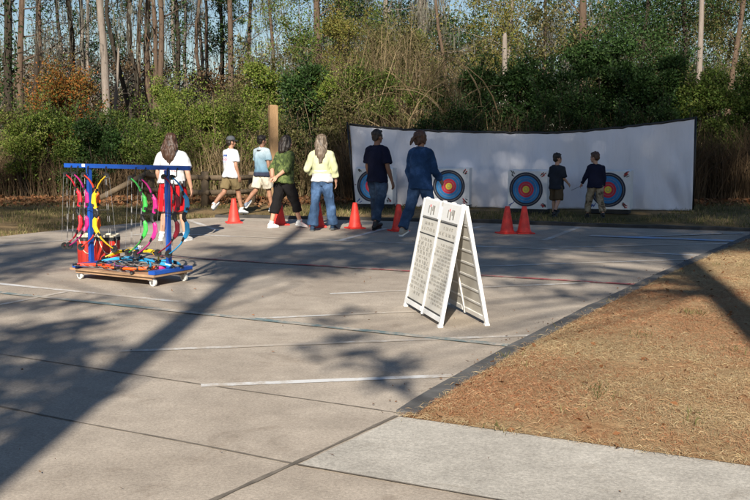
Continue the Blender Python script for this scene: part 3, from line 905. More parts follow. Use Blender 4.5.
def canes():
    r = np.random.default_rng(21)
    paths = []
    for k in range(70):
        px = r.uniform(325, 500); Y = r.uniform(28.0, 31); x = XatY(px, Y)
        z0 = r.uniform(.5, 2.8); L = r.uniform(1.5, 3.2); sx = r.choice([-1, 1]); p = [Vector((x, Y, z0))]
        d = Vector((sx * r.uniform(.1, .6), r.normal(0, .15), 1)).normalized()
        for j in range(6):
            p.append(p[-1] + d * L / 6)
            d = (d + Vector((sx * r.uniform(.05, .25), r.normal(0, .05), -r.uniform(.05, .32)))).normalized()
        paths.append((p, [.016, .015, .013, .011, .008, .006, .003]))
    for k in range(40):
        px = r.uniform(180, 345); Y = r.uniform(27.4, 29); x = XatY(px, Y)
        p = [Vector((x, Y, 0))]; d = Vector((r.normal(0, .25), r.normal(0, .1), 1)).normalized(); L = r.uniform(1.6, 2.8)
        for j in range(5):
            p.append(p[-1] + d * L / 5); d = (d + Vector((r.normal(0, .18), r.normal(0, .06), r.normal(-.05, .1)))).normalized()
        paths.append((p, [.012, .011, .009, .008, .005, .003]))
    o = from_bm('vine_canes', stems_mesh(paths, 4), M['reed'], recalc=False)
    tag(o, 'pale bent canes and vine stems looping over the thicket', 'vines', kind='stuff')
canes()

SH = [
 ('yellow green leafy bush growing through the reeds behind the man in the cap', 236, 100, 28.3, 74, 'leaf_bright', 5200, .075),
 ('loose green bush in the reeds just right of the woman in red shorts', 188, 104, 28.0, 70, 'leaf_bright', 5600, .075),
 ('sprawling olive bush low behind the woman in green', 286, 118, 28.0, 60, 'leaf_olive', 4200, .075),
 ('fresh green bush rising above the reeds, left of the backdrop', 332, 76, 28.8, 66, 'leaf_bright', 7500, .08),
 ('yellow green bush at the far left, in front of the grey green shrub', 24, 122, 28.0, 56, 'leaf_bright', 4800, .075),
 ('low grey green shrub at the left edge of the wood', 10, 108, 29.0, 64, 'leaf_olive', 7500, .085),
 ('tall shrub with rusty orange leaves among the left trunks', 66, 74, 31.0, 122, 'leaf_orange', 6500, .10),
 ('dark green bush below the orange leaved shrub', 46, 112, 28.4, 90, 'leaf_green', 9500, .085),
 ('dense dark bush right below the orange leaved shrub', 92, 118, 28.2, 70, 'leaf_dark', 8500, .085),
 ('green bush between the orange shrub and the bright ferny bush', 122, 98, 29.4, 84, 'leaf_green', 10500, .085),
 ('bright green ferny bush left of the tan reeds', 172, 84, 30.4, 92, 'leaf_bright', 11500, .085),
 ('olive bush in front of the bright ferny bush', 158, 116, 28.2, 84, 'leaf_green', 8000, .08),
 ('olive leafy growth rising behind the tan reeds', 222, 96, 30.2, 96, 'leaf_olive', 11000, .085),
 ('green brambles leaning over the rail fence', 205, 118, 28.6, 60, 'leaf_olive', 4500, .075),
 ('yellow green bush just left of the wooden post', 262, 62, 31.5, 64, 'leaf_bright', 9500, .095),
 ('dark glossy bush behind the woman with long light hair', 300, 66, 29.0, 88, 'leaf_dark', 13000, .12),
 ('mid green bush overhanging the left end of the backdrop', 366, 66, 29.4, 104, 'leaf_green', 13500, .085),
 ('olive growth at the foot of the vine tangle, above the left end of the backdrop', 345, 92, 28.4, 60, 'leaf_olive', 5000, .08),
 ('yellow green sapling growing through the vine tangle', 345, 20, 33.0, 84, 'leaf_yellow', 6500, .095),
 ('olive crowned sapling in the vine tangle, above the man in navy', 398, 30, 32.2, 100, 'leaf_olive', 8500, .095),
 ('green leafy patch behind the top edge of the backdrop, above the second target', 428, 84, 29.6, 100, 'leaf_green', 10500, .085),
 ('dark bush above the second target, right of the vine tangle', 482, 66, 29.4, 90, 'leaf_dark', 11500, .10),
 ('dark dense bush above the third target', 538, 54, 29.4, 100, 'leaf_dark', 14000, .11),
 ('tallest dark broad bush above the two boys', 600, 28, 30.4, 110, 'leaf_dark', 17000, .12),
 ('dark bush above the right hand target', 655, 56, 29.2, 94, 'leaf_dark', 13000, .11),
 ('mid green bush over the right end of the backdrop', 710, 74, 28.8, 84, 'leaf_green', 12500, .095),
 ('dark green bush at the right edge of the wood', 758, 60, 29.8, 90, 'leaf_green', 11000, .10),
 ('leafy bush of mixed green low behind the backdrop, near its middle', 560, 96, 27.6, 120, 'leaf_dark', 11000, .09),
 ('low dark bush behind the backdrop near its right end', 645, 102, 27.5, 110, 'leaf_dark', 10000, .09),
 ('low green bush behind the backdrop above the man in the blue jacket', 455, 104, 27.6, 110, 'leaf_dark', 9500, .09),
]
for lab, px, top, Y, w, mt, n, sz in SH:
    kw = {}
    if mt == 'leaf_orange': kw['zlow'] = 1.0
    if 'sapling' in lab: kw['zlow'] = 2.2
    if 'right end of the backdrop' in lab or 'right edge' in lab: kw['zlow'] = .7
    shrub(lab, px, top, Y, w, mt, int(n * 1.15), sz, group='bushes along the edge of the wood', **kw)

# leaf litter, lawn grass and a few leaves on the concrete
def scatter():
    r = np.random.default_rng(31)
    n = 16000
    px = r.uniform(-60, 810, n); Y = r.normal(26.6, .9, n); Y = np.clip(Y, 24.4, 29)
    P = np.stack([(px - 375) / F_PX * Y, Y, np.full(n, -.02) + r.uniform(0, .05, n)], 1)
    v, f = leaf_quads(P, np.stack([r.normal(0, 1, n), r.normal(0, 1, n), r.uniform(.0, .5, n)], 1), .10, .6, r, 0, .2)
    tag(from_np('leaf_litter', v, f, M['leaf_brown']), 'rust brown fallen leaves banked up along the foot of the wood', 'fallen leaves', kind='stuff')
    n = 34000
    px = r.uniform(-60, 830, n); t = r.uniform(0, 1, n)
    edge = np.interp(px, [-60, 0, 60, 156, 215, 340, 480, 600, 750, 830], [242, 236, 229, 220, 216, 218.5, 221.5, 225, 230, 232])
    Yn = HCAM * F_PX / (edge - HOR) + .05
    Y = Yn + (27.0 - Yn) * t ** 1.1
    X = (px - 375) / F_PX * Y
    keep = np.array([mnoise.noise(Vector((a * .5, b * .5, 7))) for a, b in zip(X, Y)]) > -.08
    P = np.stack([X, Y, np.full(n, -.026)], 1)[keep]; m = len(P)
    v, f = blades(P, r.uniform(.04, .11, m), r.uniform(.006, .014, m), .5, r, .6)
    tag(from_np('lawn', v, f, M['grass']), 'thin green and straw coloured lawn between the court and the wood', 'grass', kind='stuff')
    n = 120
    pts = []
    for k in range(n):
        p = G(r.uniform(0, 740), r.uniform(232, 330))
        pts.append((p.x, p.y, .012))
    for k in range(22):
        p = G(r.uniform(0, 750), r.uniform(330, 498)); pts.append((p.x, p.y, .012))
    for k in range(130):       # leaves gathered at the kerb
        t = r.uniform(0, 1); s = t * (len(kpts) - 1.001); i = int(s); p = kpts[i].lerp(kpts[i + 1], s - i)
        pts.append((p.x - abs(r.normal(0, .10)), p.y, .012))
    P = np.array(pts); n = len(P)
    v, f = leaf_quads(P, np.stack([r.normal(0, 1, n), r.normal(0, 1, n), r.uniform(.0, .3, n)], 1), .026, .45, r, 0, .1)
    v[:, 2] = np.maximum(v[:, 2], .011)
    tag(from_np('fallen_leaves', v, f, M['leaf_brown']), 'small brown leaves and scraps scattered over the concrete court', 'fallen leaves', kind='stuff')
scatter()
def straw_extras():
    r = np.random.default_rng(77)
    def pick(n, p=.9, lim=.5):
        nv, nu = SP.shape[0] - 1, SP.shape[1] - 1
        j = (r.uniform(0, nv * .99, n)).astype(int); i = ((r.uniform(0, 1, n) ** p) * nu * lim).astype(int)
        return SP[j, i] + np.stack([r.normal(0, .04, n), r.normal(0, .04, n), np.full(n, .008)], 1)
    P = pick(420); n = len(P)
    v, f = leaf_quads(P, np.stack([r.normal(0, 1, n), r.normal(0, 1, n), r.uniform(.05, .5, n)], 1), .05, .55, r, 0, .15)
    tag(from_np('fallen_leaves', v, f, M['leaf_brown']), 'scattered dead leaves lying on the pine straw', 'fallen leaves', kind='stuff')
    C = pick(60, .8); idx = r.integers(0, len(C), 1300)
    keep = np.array([mnoise.noise(Vector((c[0] * .8, c[1] * .8, 12))) for c in C]) > -.1
    idx = idx[keep[idx]]
    P = C[idx] + r.normal(0, .06, (len(idx), 3)) * np.array([1, 1, 0]); m = len(P)
    v, f = blades(P, r.uniform(.02, .07, m), r.uniform(.003, .006, m), .9, r, .8)
    tag(from_np('grass_tufts', v, f, M['grass']), 'thin dry grass tufts sticking out of the pine straw', 'grass', kind='stuff')
straw_extras()

# ------------------------------------------------------------------ tall trees behind the photographer, seen through their shadows
SH_DX = math.sin(R(SUN_AZ)) / math.tan(R(SUN_EL)); SH_DY = math.cos(R(SUN_AZ)) / math.tan(R(SUN_EL))

def shade_tree(label, bx, by, r0, height, lean, blobs, seed, leaf='leaf_green', zmin=3.5):
    """blobs: (ground x, ground y, radius, density) of the shade patch each bough throws"""
    r = np.random.default_rng(seed)
    root = thing('pine_tree', label, 'tree', (bx, by, -.03), 0, 'tall pines behind the court')
    bm = bmesh.new()
    pts = [Vector((lean * z, 0.12 * math.sin(z * .4 + seed), z)) for z in np.linspace(0, height, 14)]
    tube(bm, pts, [r0 * (1 - .62 * i / 13) for i in range(14)], 12, cap=False)
    Ps, us = [], []
    for gx, gy, rad, dens in blobs:
        z = np.clip((gy - by) / SH_DY + r.uniform(-.8, .8), 5.0, height + 1)
        c = Vector((gx - SH_DX * z - bx, gy - SH_DY * z - by, z))
        zt = max(zmin, z - r.uniform(.5, 1.5) - 0.2 * Vector((c.x, c.y)).length)
        b = Vector((lean * min(zt, height), 0, min(zt, height * .98)))
        m = b.lerp(c, .5) + Vector((r.normal(0, .3), r.normal(0, .3), .25))
        L = (c - b).length
        tube(bm, [b, m, c], [min(.055, .012 + .006 * L), .02, .006], 6, cap=False)
        k = int(70 * rad * rad * dens * 1.6) + 12
        p = np.array(c) + unit(r.normal(0, 1, (k, 3))) * (r.uniform(0, 1, k) ** .5 * rad)[:, None] * np.array([1.0, .8, .55])
        Ps.append(p); us.append(unit(r.normal(0, 1, (k, 3))))
        for q in range(5):
            e = Vector(p[r.integers(0, k)]); tube(bm, [c, (c + e) / 2 + Vector((0, 0, .05)), e], [.012, .008, .003], 3, cap=False)
    from_bm('trunk', bm, M['bark_brown'], root, smooth=True, recalc=False)
    P = np.concatenate(Ps); u = np.concatenate(us)
    v, f = leaf_quads(P, u, .21, .42, r)
    from_np('crown', v, f, M[leaf], root)
    return root

def gb(px, py, rad, d=1.0):
    p = G(px, py); return (p.x, p.y, rad, d)
rs_ = random.Random(3)
def denser(bl, a, b): return [(x, y, r, d * (b if y > 12.4 else a)) for x, y, r, d in bl]
left_blobs = [gb(25, 400, .34, .9), gb(-10, 425, .34, .9), gb(60, 405, .26, .7), gb(45, 330, .45, .8), gb(15, 350, .42, .8), gb(90, 345, .36, .7), gb(55, 365, .34, .8), gb(10, 380, .34, .8), gb(20, 330, .34, .7), gb(60, 345, .38, .8), gb(95, 322, .34, .7), gb(30, 372, .32, .8), gb(75, 385, .26, .7), gb(5, 398, .28, .7), 
              gb(20, 305, .4, .6), gb(70, 303, .4, .5), gb(35, 420, .18, .5), gb(-30, 350, .5, .8), gb(-40, 310, .6, .8),
              gb(40, 262, .8, .7), gb(10, 272, .7, .7), gb(75, 250, .8, .7), gb(-20, 255, 1.0, .8), gb(110, 245, .6, .5), gb(20, 243, .8, .5),
              gb(225, 268, .5, .7), gb(260, 258, .6, .8), gb(300, 262, .5, .6), gb(285, 248, .6, .8), gb(240, 248, .5, .5), gb(330, 256, .6, .8), gb(355, 266, .5, .7), gb(320, 272, .4, .5), gb(205, 258, .4, .5)]
left_blobs = denser(left_blobs, 3.6, 4.5)
for k in range(16): left_blobs.append((rs_.uniform(-2.4, -.3), rs_.uniform(13.2, 16.2), .45, 2.6))
shade_tree('tall leaning pine behind the photographer whose long trunk shadow crosses the court', -2.43, -6.0, .20, 20, -.088, left_blobs, 41)
mid_blobs = [gb(338, 342, .36, .5), gb(378, 362, .36, .6), gb(345, 335, .22, .6), gb(365, 350, .26, .6), gb(385, 368, .28, .8), gb(330, 322, .2, .5), gb(310, 350, .16, .5), gb(395, 385, .2, .5), gb(350, 310, .2, .4),
             gb(520, 285, .42, .8), gb(560, 292, .38, .7), gb(590, 280, .40, .7), gb(610, 295, .32, .6), gb(545, 272, .45, .8), gb(500, 270, .45, .8), gb(570, 268, .4, .6), gb(625, 287, .25, .5),
             gb(395, 262, .6, .9), gb(430, 258, .7, 1), gb(470, 262, .6, 1), gb(400, 246, .8, 1), gb(450, 246, .8, 1), gb(500, 250, .8, 1), gb(360, 240, .8, .9), gb(545, 246, .8, 1), gb(590, 246, .7, .8)]
mid_blobs = denser(mid_blobs, 2.2, 4.5)
HOLES = [(3.5, 26.7, .42)]
def grid_blobs(x0, x1, y0, y1, step, rad, out, dens=1.0, drop=0.0):
    y = y0
    while y <= y1:
        x = x0
        while x <= x1:
            gx = x + rs_.uniform(-.25, .25); gy = y + rs_.uniform(-.25, .25)
            if rs_.random() >= drop and not any(math.hypot(gx - hx, gy - hy) < hr for hx, hy, hr in HOLES):
                out.append((gx, gy, rad * rs_.uniform(.85, 1.2), dens))
            x += step
        y += step
grid_blobs(.35, 3.4, 16.8, 24.0, .95, .78, mid_blobs, 4.6)
grid_blobs(-.9, 3.4, 24.2, 30.0, .95, .78, mid_blobs, 4.6)
grid_blobs(-.2, 2.4, 13.2, 16.4, .8, .5, mid_blobs, 3.0, .12)
shade_tree('thick pine straight behind the photographer, shading the middle of the court', .97, -6.0, .27, 24, .10, mid_blobs, 42, zmin=10)
right_blobs = [gb(665, 248, .7, 1), gb(700, 244, .9, 1), gb(730, 250, .7, 1), gb(640, 240, .8, 1), gb(690, 236, .9, 1), gb(745, 240, 1, 1)]
right_blobs = denser(right_blobs, 2, 3)
grid_blobs(4.1, 9.0, 15.5, 23.5, .95, .78, right_blobs, 4.4)
grid_blobs(4.1, 9.0, 23.8, 29.8, .82, .78, right_blobs, 5.2)
grid_blobs(2.5, 13.0, 29.2, 35.5, 1.25, 1.0, right_blobs, 2.0, .10)
shade_tree('tallest pine behind the photographer to the right, shading the backdrop', 6.2, -7.0, .30, 26, .02, right_blobs, 43, zmin=14)
fl_blobs = []
for k in range(60):
    gy = rs_.uniform(19.5, 30); gx = rs_.uniform(-13, -4.3)
    fl_blobs.append((gx, gy, rs_.uniform(.5, .9), 1.5))
for k in range(7):
    gy = rs_.uniform(24, 29); gx = rs_.uniform(-3.2, 2.2)
    fl_blobs.append((gx, gy, rs_.uniform(.6, .95), .8))
shade_tree('slender pine behind the photographer at the far left, dappling the lawn', -6.5, -8.0, .22, 25, -.03, fl_blobs, 44, zmin=15)

# ------------------------------------------------------------------ backdrop
BL, BR_ = G(354, 205.0), G(691.5, 210.0)
def backdrop():
    mid = (BL + BR_) / 2
    d = (BR_ - BL); L = d.length; d.normalize(); rz = math.atan2(d.y, d.x)
    root = thing('backdrop', 'long white cloth arrow backdrop with black top edge behind the four targets', 'backdrop', (mid.x, mid.y, -.02), rz)
    m, nt, n, l, b = nmat('backdrop_cloth')
    t = noise_node(nt, 1.1, 4)
    r = ramp(n, [(.3, (.77, .76, .81)), (.7, (.84, .83, .88))]); l.new(t.outputs[0], r.inputs[0])
    l.new(r.outputs[0], b.inputs['Base Color']); b.inputs['Roughness'].default_value = .9
    cr = noise_node(nt, 3.0, 5, .55, dist=.8, vec_scale=(1.6, 1, .35)); bump(nt, cr.outputs[0], .8, .045, b)
    tr = n.new('ShaderNodeBsdfTranslucent'); l.new(r.outputs[0], tr.inputs[0])
    ms = n.new('ShaderNodeMixShader'); ms.inputs[0].default_value = .12
    l.new(b.outputs[0], ms.inputs[1]); l.new(tr.outputs[0], ms.inputs[2]); l.new(ms.outputs[0], n['Material Output'].inputs[0])
    tops = [(-.5, 1.90), (-.42, 1.83), (-.3, 1.765), (-.15, 1.73), (0, 1.71), (.12, 1.71), (.25, 1.79), (.38, 1.90), (.5, 2.02)]
    tx, tz = zip(*tops)
    nu, nv = 260, 44
    V = []
    for j in range(nv + 1):
        w = j / nv
        for i in range(nu + 1):
            u = i / nu - .5
            top = np.interp(u, tx, tz) + .012 * abs(math.sin(u * 70)) * -1
            x = u * L
            # the left end hangs in a slant, the cloth bells a little at its foot
            x += (-.16 * max(0, 1 - (u + .5) / .06)) * (w - .3) if u < -.44 else 0
            z = .01 + (top - .01) * w
            fold = .028 * math.sin(x * 6.1 + 1.3 * mnoise.noise(Vector((x * .7, w * .8, 0)))) * (.35 + .65 * abs(mnoise.noise(Vector((x * .5, 3.1, 0))))) * 1.6
            fold += .05 * mnoise.noise(Vector((x * 1.1, w * 1.6, 9))) + .016 * mnoise.noise(Vector((x * 5, w * 2.4, 4)))
            fold += .030 * mnoise.noise(Vector((x * 2.4 + w * 2.2, w * 1.0, 14)))
            fold = fold * 1.7 + .03 * (1 - w) * mnoise.noise(Vector((x * 3.7 - w * 1.5, w * 3, 21)))
            fold += .045 * (1 - abs(mnoise.noise(Vector((x * 1.9 + w * 1.3, w * .9, 31)))) * 2.2) * (.4 + .6 * (1 - w))
            y = fold * (1.15 - .75 * w ** 3) - .10 * (1 - w) ** 3 - .06 * math.sin(math.pi * w)
            V.append((x, y, z + (.012 * mnoise.noise(Vector((x * 2, 0, 0))) if j == 0 else 0)))
    Fq = [(j * (nu + 1) + i, j * (nu + 1) + i + 1, (j + 1) * (nu + 1) + i + 1, (j + 1) * (nu + 1) + i) for j in range(nv) for i in range(nu)]
    o = from_np('cloth', V, Fq, m, root, smooth=True)
    md = o.modifiers.new('thick', 'SOLIDIFY'); md.thickness = .004
    bm = bmesh.new()
    top = V[nv * (nu + 1):]
    pts = [(p[0], p[1] - .006, p[2] + .005 - .014 * (k % 7 == 3)) for k, p in enumerate(top[::4])]
    tube(bm, pts, [(.026, .014)] * len(pts), 8, xdir=(0, 0, 1))
    from_bm('top_border', bm, M['black'], root, smooth=True)
    for s, zt, lx in ((-1, 1.95, -.13), (1, 2.06, 0)):
        bm = bmesh.new()
        xx = s * (L / 2 + .03)
        tube(bm, [(xx - (lx * .3 if s < 0 else 0), .02, 0), (xx + (lx if s < 0 else 0), .02, zt)], [.024, .022], 10)
        from_bm('pole', bm, M['black'], root, smooth=True)
        bm = bmesh.new()
        bx = xx + (0.04 if s < 0 else 0)
        tube(bm, [(bx, -.35, .012), (bx, .4, .012)], [.018, .018], 8)
        from_bm('pole_foot', bm, M['black'], root)
    return rz
BRZ = backdrop()

# ------------------------------------------------------------------ targets
def target(label, px, py, rz, w=.86, h=.82, dp=.40, lean=.0):
    p = G(px, py)
    root = thing('archery_target', label, 'target', (p.x, p.y, -.02), rz, 'archery targets in front of the backdrop')
    bm = bmesh.new()
    box(bm, (0, dp / 2, .06), (w * .92, dp * .9, .10))
    from_bm('base', bm, M['t_black'], root)
    bm = bmesh.new()
    M0 = Matrix.Translation((0, dp / 2, .10 + h / 2))
    bmesh.ops.create_cube(bm, size=1, matrix=M0 @ Matrix.Diagonal((w, dp, h, 1)))
    bmesh.ops.subdivide_edges(bm, edges=bm.edges[:], cuts=7, use_grid_fill=True)
    for v in bm.verts:
        if abs(v.co.y) < 1e-4: continue
        nn = mnoise.noise(v.co * 4 + Vector((px, 0, 0)))
        v.co += Vector((.014 * nn, .02 * nn, .016 * mnoise.noise(v.co * 6 + Vector((0, px, 0)))))
    for v in bm.verts:                      # the wrap is slack along the top and droops over the edge
        if v.co.z > .10 + h - .03: v.co.z += .022 * mnoise.noise(Vector((v.co.x * 7, v.co.y * 5, px))) - .02 * (v.co.y < .02)
    from_bm('wrap', bm, M['t_white'], root, smooth=False)
    cz = .10 + h * .50
    rings = [(.365, 't_navy'), (.288, 't_blue'), (.168, 't_red'), (.074, 't_yellow')]
    for i, (rr, mt) in enumerate(rings):
        bm = bmesh.new(); seg = 48
        inner = rings[i + 1][0] if i + 1 < 4 else 0
        y0 = -.004
        ro = [bm.verts.new((rr * math.cos(2 * math.pi * k / seg) - .03, y0, cz + rr * math.sin(2 * math.pi * k / seg))) for k in range(seg)]
        if inner:
            ri = [bm.verts.new((inner * math.cos(2 * math.pi * k / seg) - .03, y0, cz + inner * math.sin(2 * math.pi * k / seg))) for k in range(seg)]
            for k in range(seg): bm.faces.new((ro[k], ro[(k + 1) % seg], ri[(k + 1) % seg], ri[k]))
        else: bm.faces.new(ro)
        from_bm('ring', bm, M[mt], root)
    # thin scoring circles and the aiming cross
    bm = bmesh.new(); seg = 48
    for rr in (.325, .23, .12, .037):
        a = [bm.verts.new(((rr + .004) * math.cos(2 * math.pi * k / seg) - .03, -.006, cz + (rr + .004) * math.sin(2 * math.pi * k / seg))) for k in range(seg)]
        b = [bm.verts.new(((rr - .004) * math.cos(2 * math.pi * k / seg) - .03, -.006, cz + (rr - .004) * math.sin(2 * math.pi * k / seg))) for k in range(seg)]
        for k in range(seg): bm.faces.new((a[k], a[(k + 1) % seg], b[(k + 1) % seg], b[k]))
    from_bm('score_line', bm, M['soft_ink'], root)
    # printed corner marks
    r = random.Random(px)
    for sx, sz, mt in ((-1, 1, 'ink'), (1, 1, 'ink'), (1, 1, 'red_ink'), (1, -1, 'red_ink'), (1, -1, 'ink'), (-1, -1, 'blue_ink')):
        bm = bmesh.new()
        for k in range(4):
            cx = sx * (w / 2 - .09) + r.uniform(-.04, .04); c2 = .10 + h / 2 + sz * (h / 2 - .085) + r.uniform(-.04, .04)
            a = r.uniform(.4, 1.1) * (1 if sx * sz > 0 else -1)
            box(bm, (cx, -.005, c2), (r.uniform(.05, .10), .004, .016), (0, -a, 0))
        from_bm('corner_mark', bm, M[mt], root)
    return root
target('leftmost target, partly hidden behind the man in the navy shirt', 374, 207.5, R(-14))
target('target behind the person in the blue jacket, second from the left', 450, 208.0, R(-14))
target('target standing left of the boys, behind the pair of cones', 527, 212.5, R(-24))
target('target standing right behind the boy in navy, nearest the right end', 609, 213.0, R(-22))

def arrow(label, p, q, shaft, fl, group='loose arrows'):
    p, q = Vector(p), Vector(q); d = (q - p).normalized()
    root = thing('arrow', label, 'arrow', p, 0, group)
    bm = bmesh.new(); tube(bm, [(0, 0, 0), q - p], [.0045, .0045], 6)
    from_bm('shaft', bm, M[shaft], root)
    bm = bmesh.new(); e = q - p; x, y = frame_for(d)
    for a in (0, 120, 240):
        s = (x * math.cos(R(a)) + y * math.sin(R(a)))
        v = [bm.verts.new(e - d * .02 + s * .004), bm.verts.new(e - d * .09 + s * .004), bm.verts.new(e - d * .075 + s * .02), bm.verts.new(e - d * .03 + s * .02)]
        bm.faces.new(v)
    from_bm('fletching', bm, M[fl], root, recalc=False)
    bm = bmesh.new(); tube(bm, [Vector((0, 0, 0)) - d * .02, (0, 0, 0)], [.001, .005], 6)
    from_bm('point', bm, M['steel'], root)

# ------------------------------------------------------------------ wooden post and rail fence at the wood's edge
def wood_post():
    Y = 26.0
    root = thing('wooden_post', 'tall light brown wooden post behind the man in the pale blue shirt', 'post', (XatY(273, Y), Y, -.03), R(20))
    bm = bmesh.new(); h = ZatY(104.5, Y)
    box(bm, (0, 0, h / 2), (.20, .20, h), bevel=.015)
    from_bm('post', bm, M['post_wood'], root)
    bm = bmesh.new(); lathe(bm, [(.098, h), (.085, h + .012), (.01, h + .016)], 12)
    from_bm('cap', bm, M['post_wood'], root)
wood_post()

def fence():
    pts = [(151, 202, 171), (205, 206, 173), (252, 203, 173)]
    root = thing('rail_fence', 'low weathered post and rail fence behind the man in the white cap', 'fence', G(205, 205), 0)
    o = G(205, 205)
    P = []
    for px, pb, pt in pts:
        g = G(px, pb); P.append((g, ZatY(pt, g.y)))
        bm = bmesh.new()
        tube(bm, [g - o + Vector((0, 0, -.02)), g - o + Vector((.01, 0, P[-1][1] + .04))], [.095, .085], 10)
        from_bm('post', bm, M['rail_wood'], root, smooth=True)
    for (a, ha), (b, hb) in zip(P[:-1], P[1:]):
        for f in (.88, .42):
            bm = bmesh.new(); off = Vector((0, -.10, 0))
            tube(bm, [a - o + Vector((-.1, 0, ha * f)) + off, (a + b) / 2 - o + Vector((0, 0, (ha + hb) / 2 * f - .02)) + off, b - o + Vector((.1, 0, hb * f)) + off], [.062, .065, .058], 8)
            from_bm('rail', bm, M['rail_wood'], root, smooth=True)
    a, ha = P[0]; g = G(92, 205)
    bm = bmesh.new()
    tube(bm, [a - o + Vector((0, -.12, ha * .98)), (a + g) / 2 - o + Vector((0, -.12, ha * .52)), g - o + Vector((0, -.12, .06))], [.07, .072, .06], 8)
    from_bm('rail', bm, M['rail_wood'], root, smooth=True)['label'] = 'sloping rail slipped down to the ground'
fence()

# ------------------------------------------------------------------ traffic cones
def make_cone(label, px, py):
    p = G(px, py)
    root = thing('traffic_cone', label, 'cone', (p.x, p.y, 0.0), R(px * 3.7 % 40 - 10), 'orange cones along the shooting line')
    bm = bmesh.new(); box(bm, (0, 0, .014), (.30, .30, .022), bevel=.006)
    from_bm('base', bm, M['cone_base'], root)
    bm = bmesh.new()
    lathe(bm, [(.128, .024), (.122, .04), (.112, .06), (.098, .13), (.080, .23), (.060, .34), (.044, .43), (.038, .46), (.028, .462), (.024, .44)], 28)
    o = from_bm('body', bm, M['cone'], root, smooth=True)
    return root
make_cone('orange cone left of the rest, beside the man in the white cap', 234, 223)
make_cone('orange cone behind the legs of the woman in green', 279.5, 225)
make_cone('orange cone behind the jeans of the woman in yellow', 318, 227)
make_cone('orange cone standing alone left of the man in the navy shirt', 355, 228.5)
make_cone('orange cone between the man in navy and the person in the blue jacket', 398.5, 231)
make_cone('orange cone in front of the third target, left of a close pair', 507, 233.5)
make_cone('orange cone in front of the third target, right of a close pair', 524, 233.5)

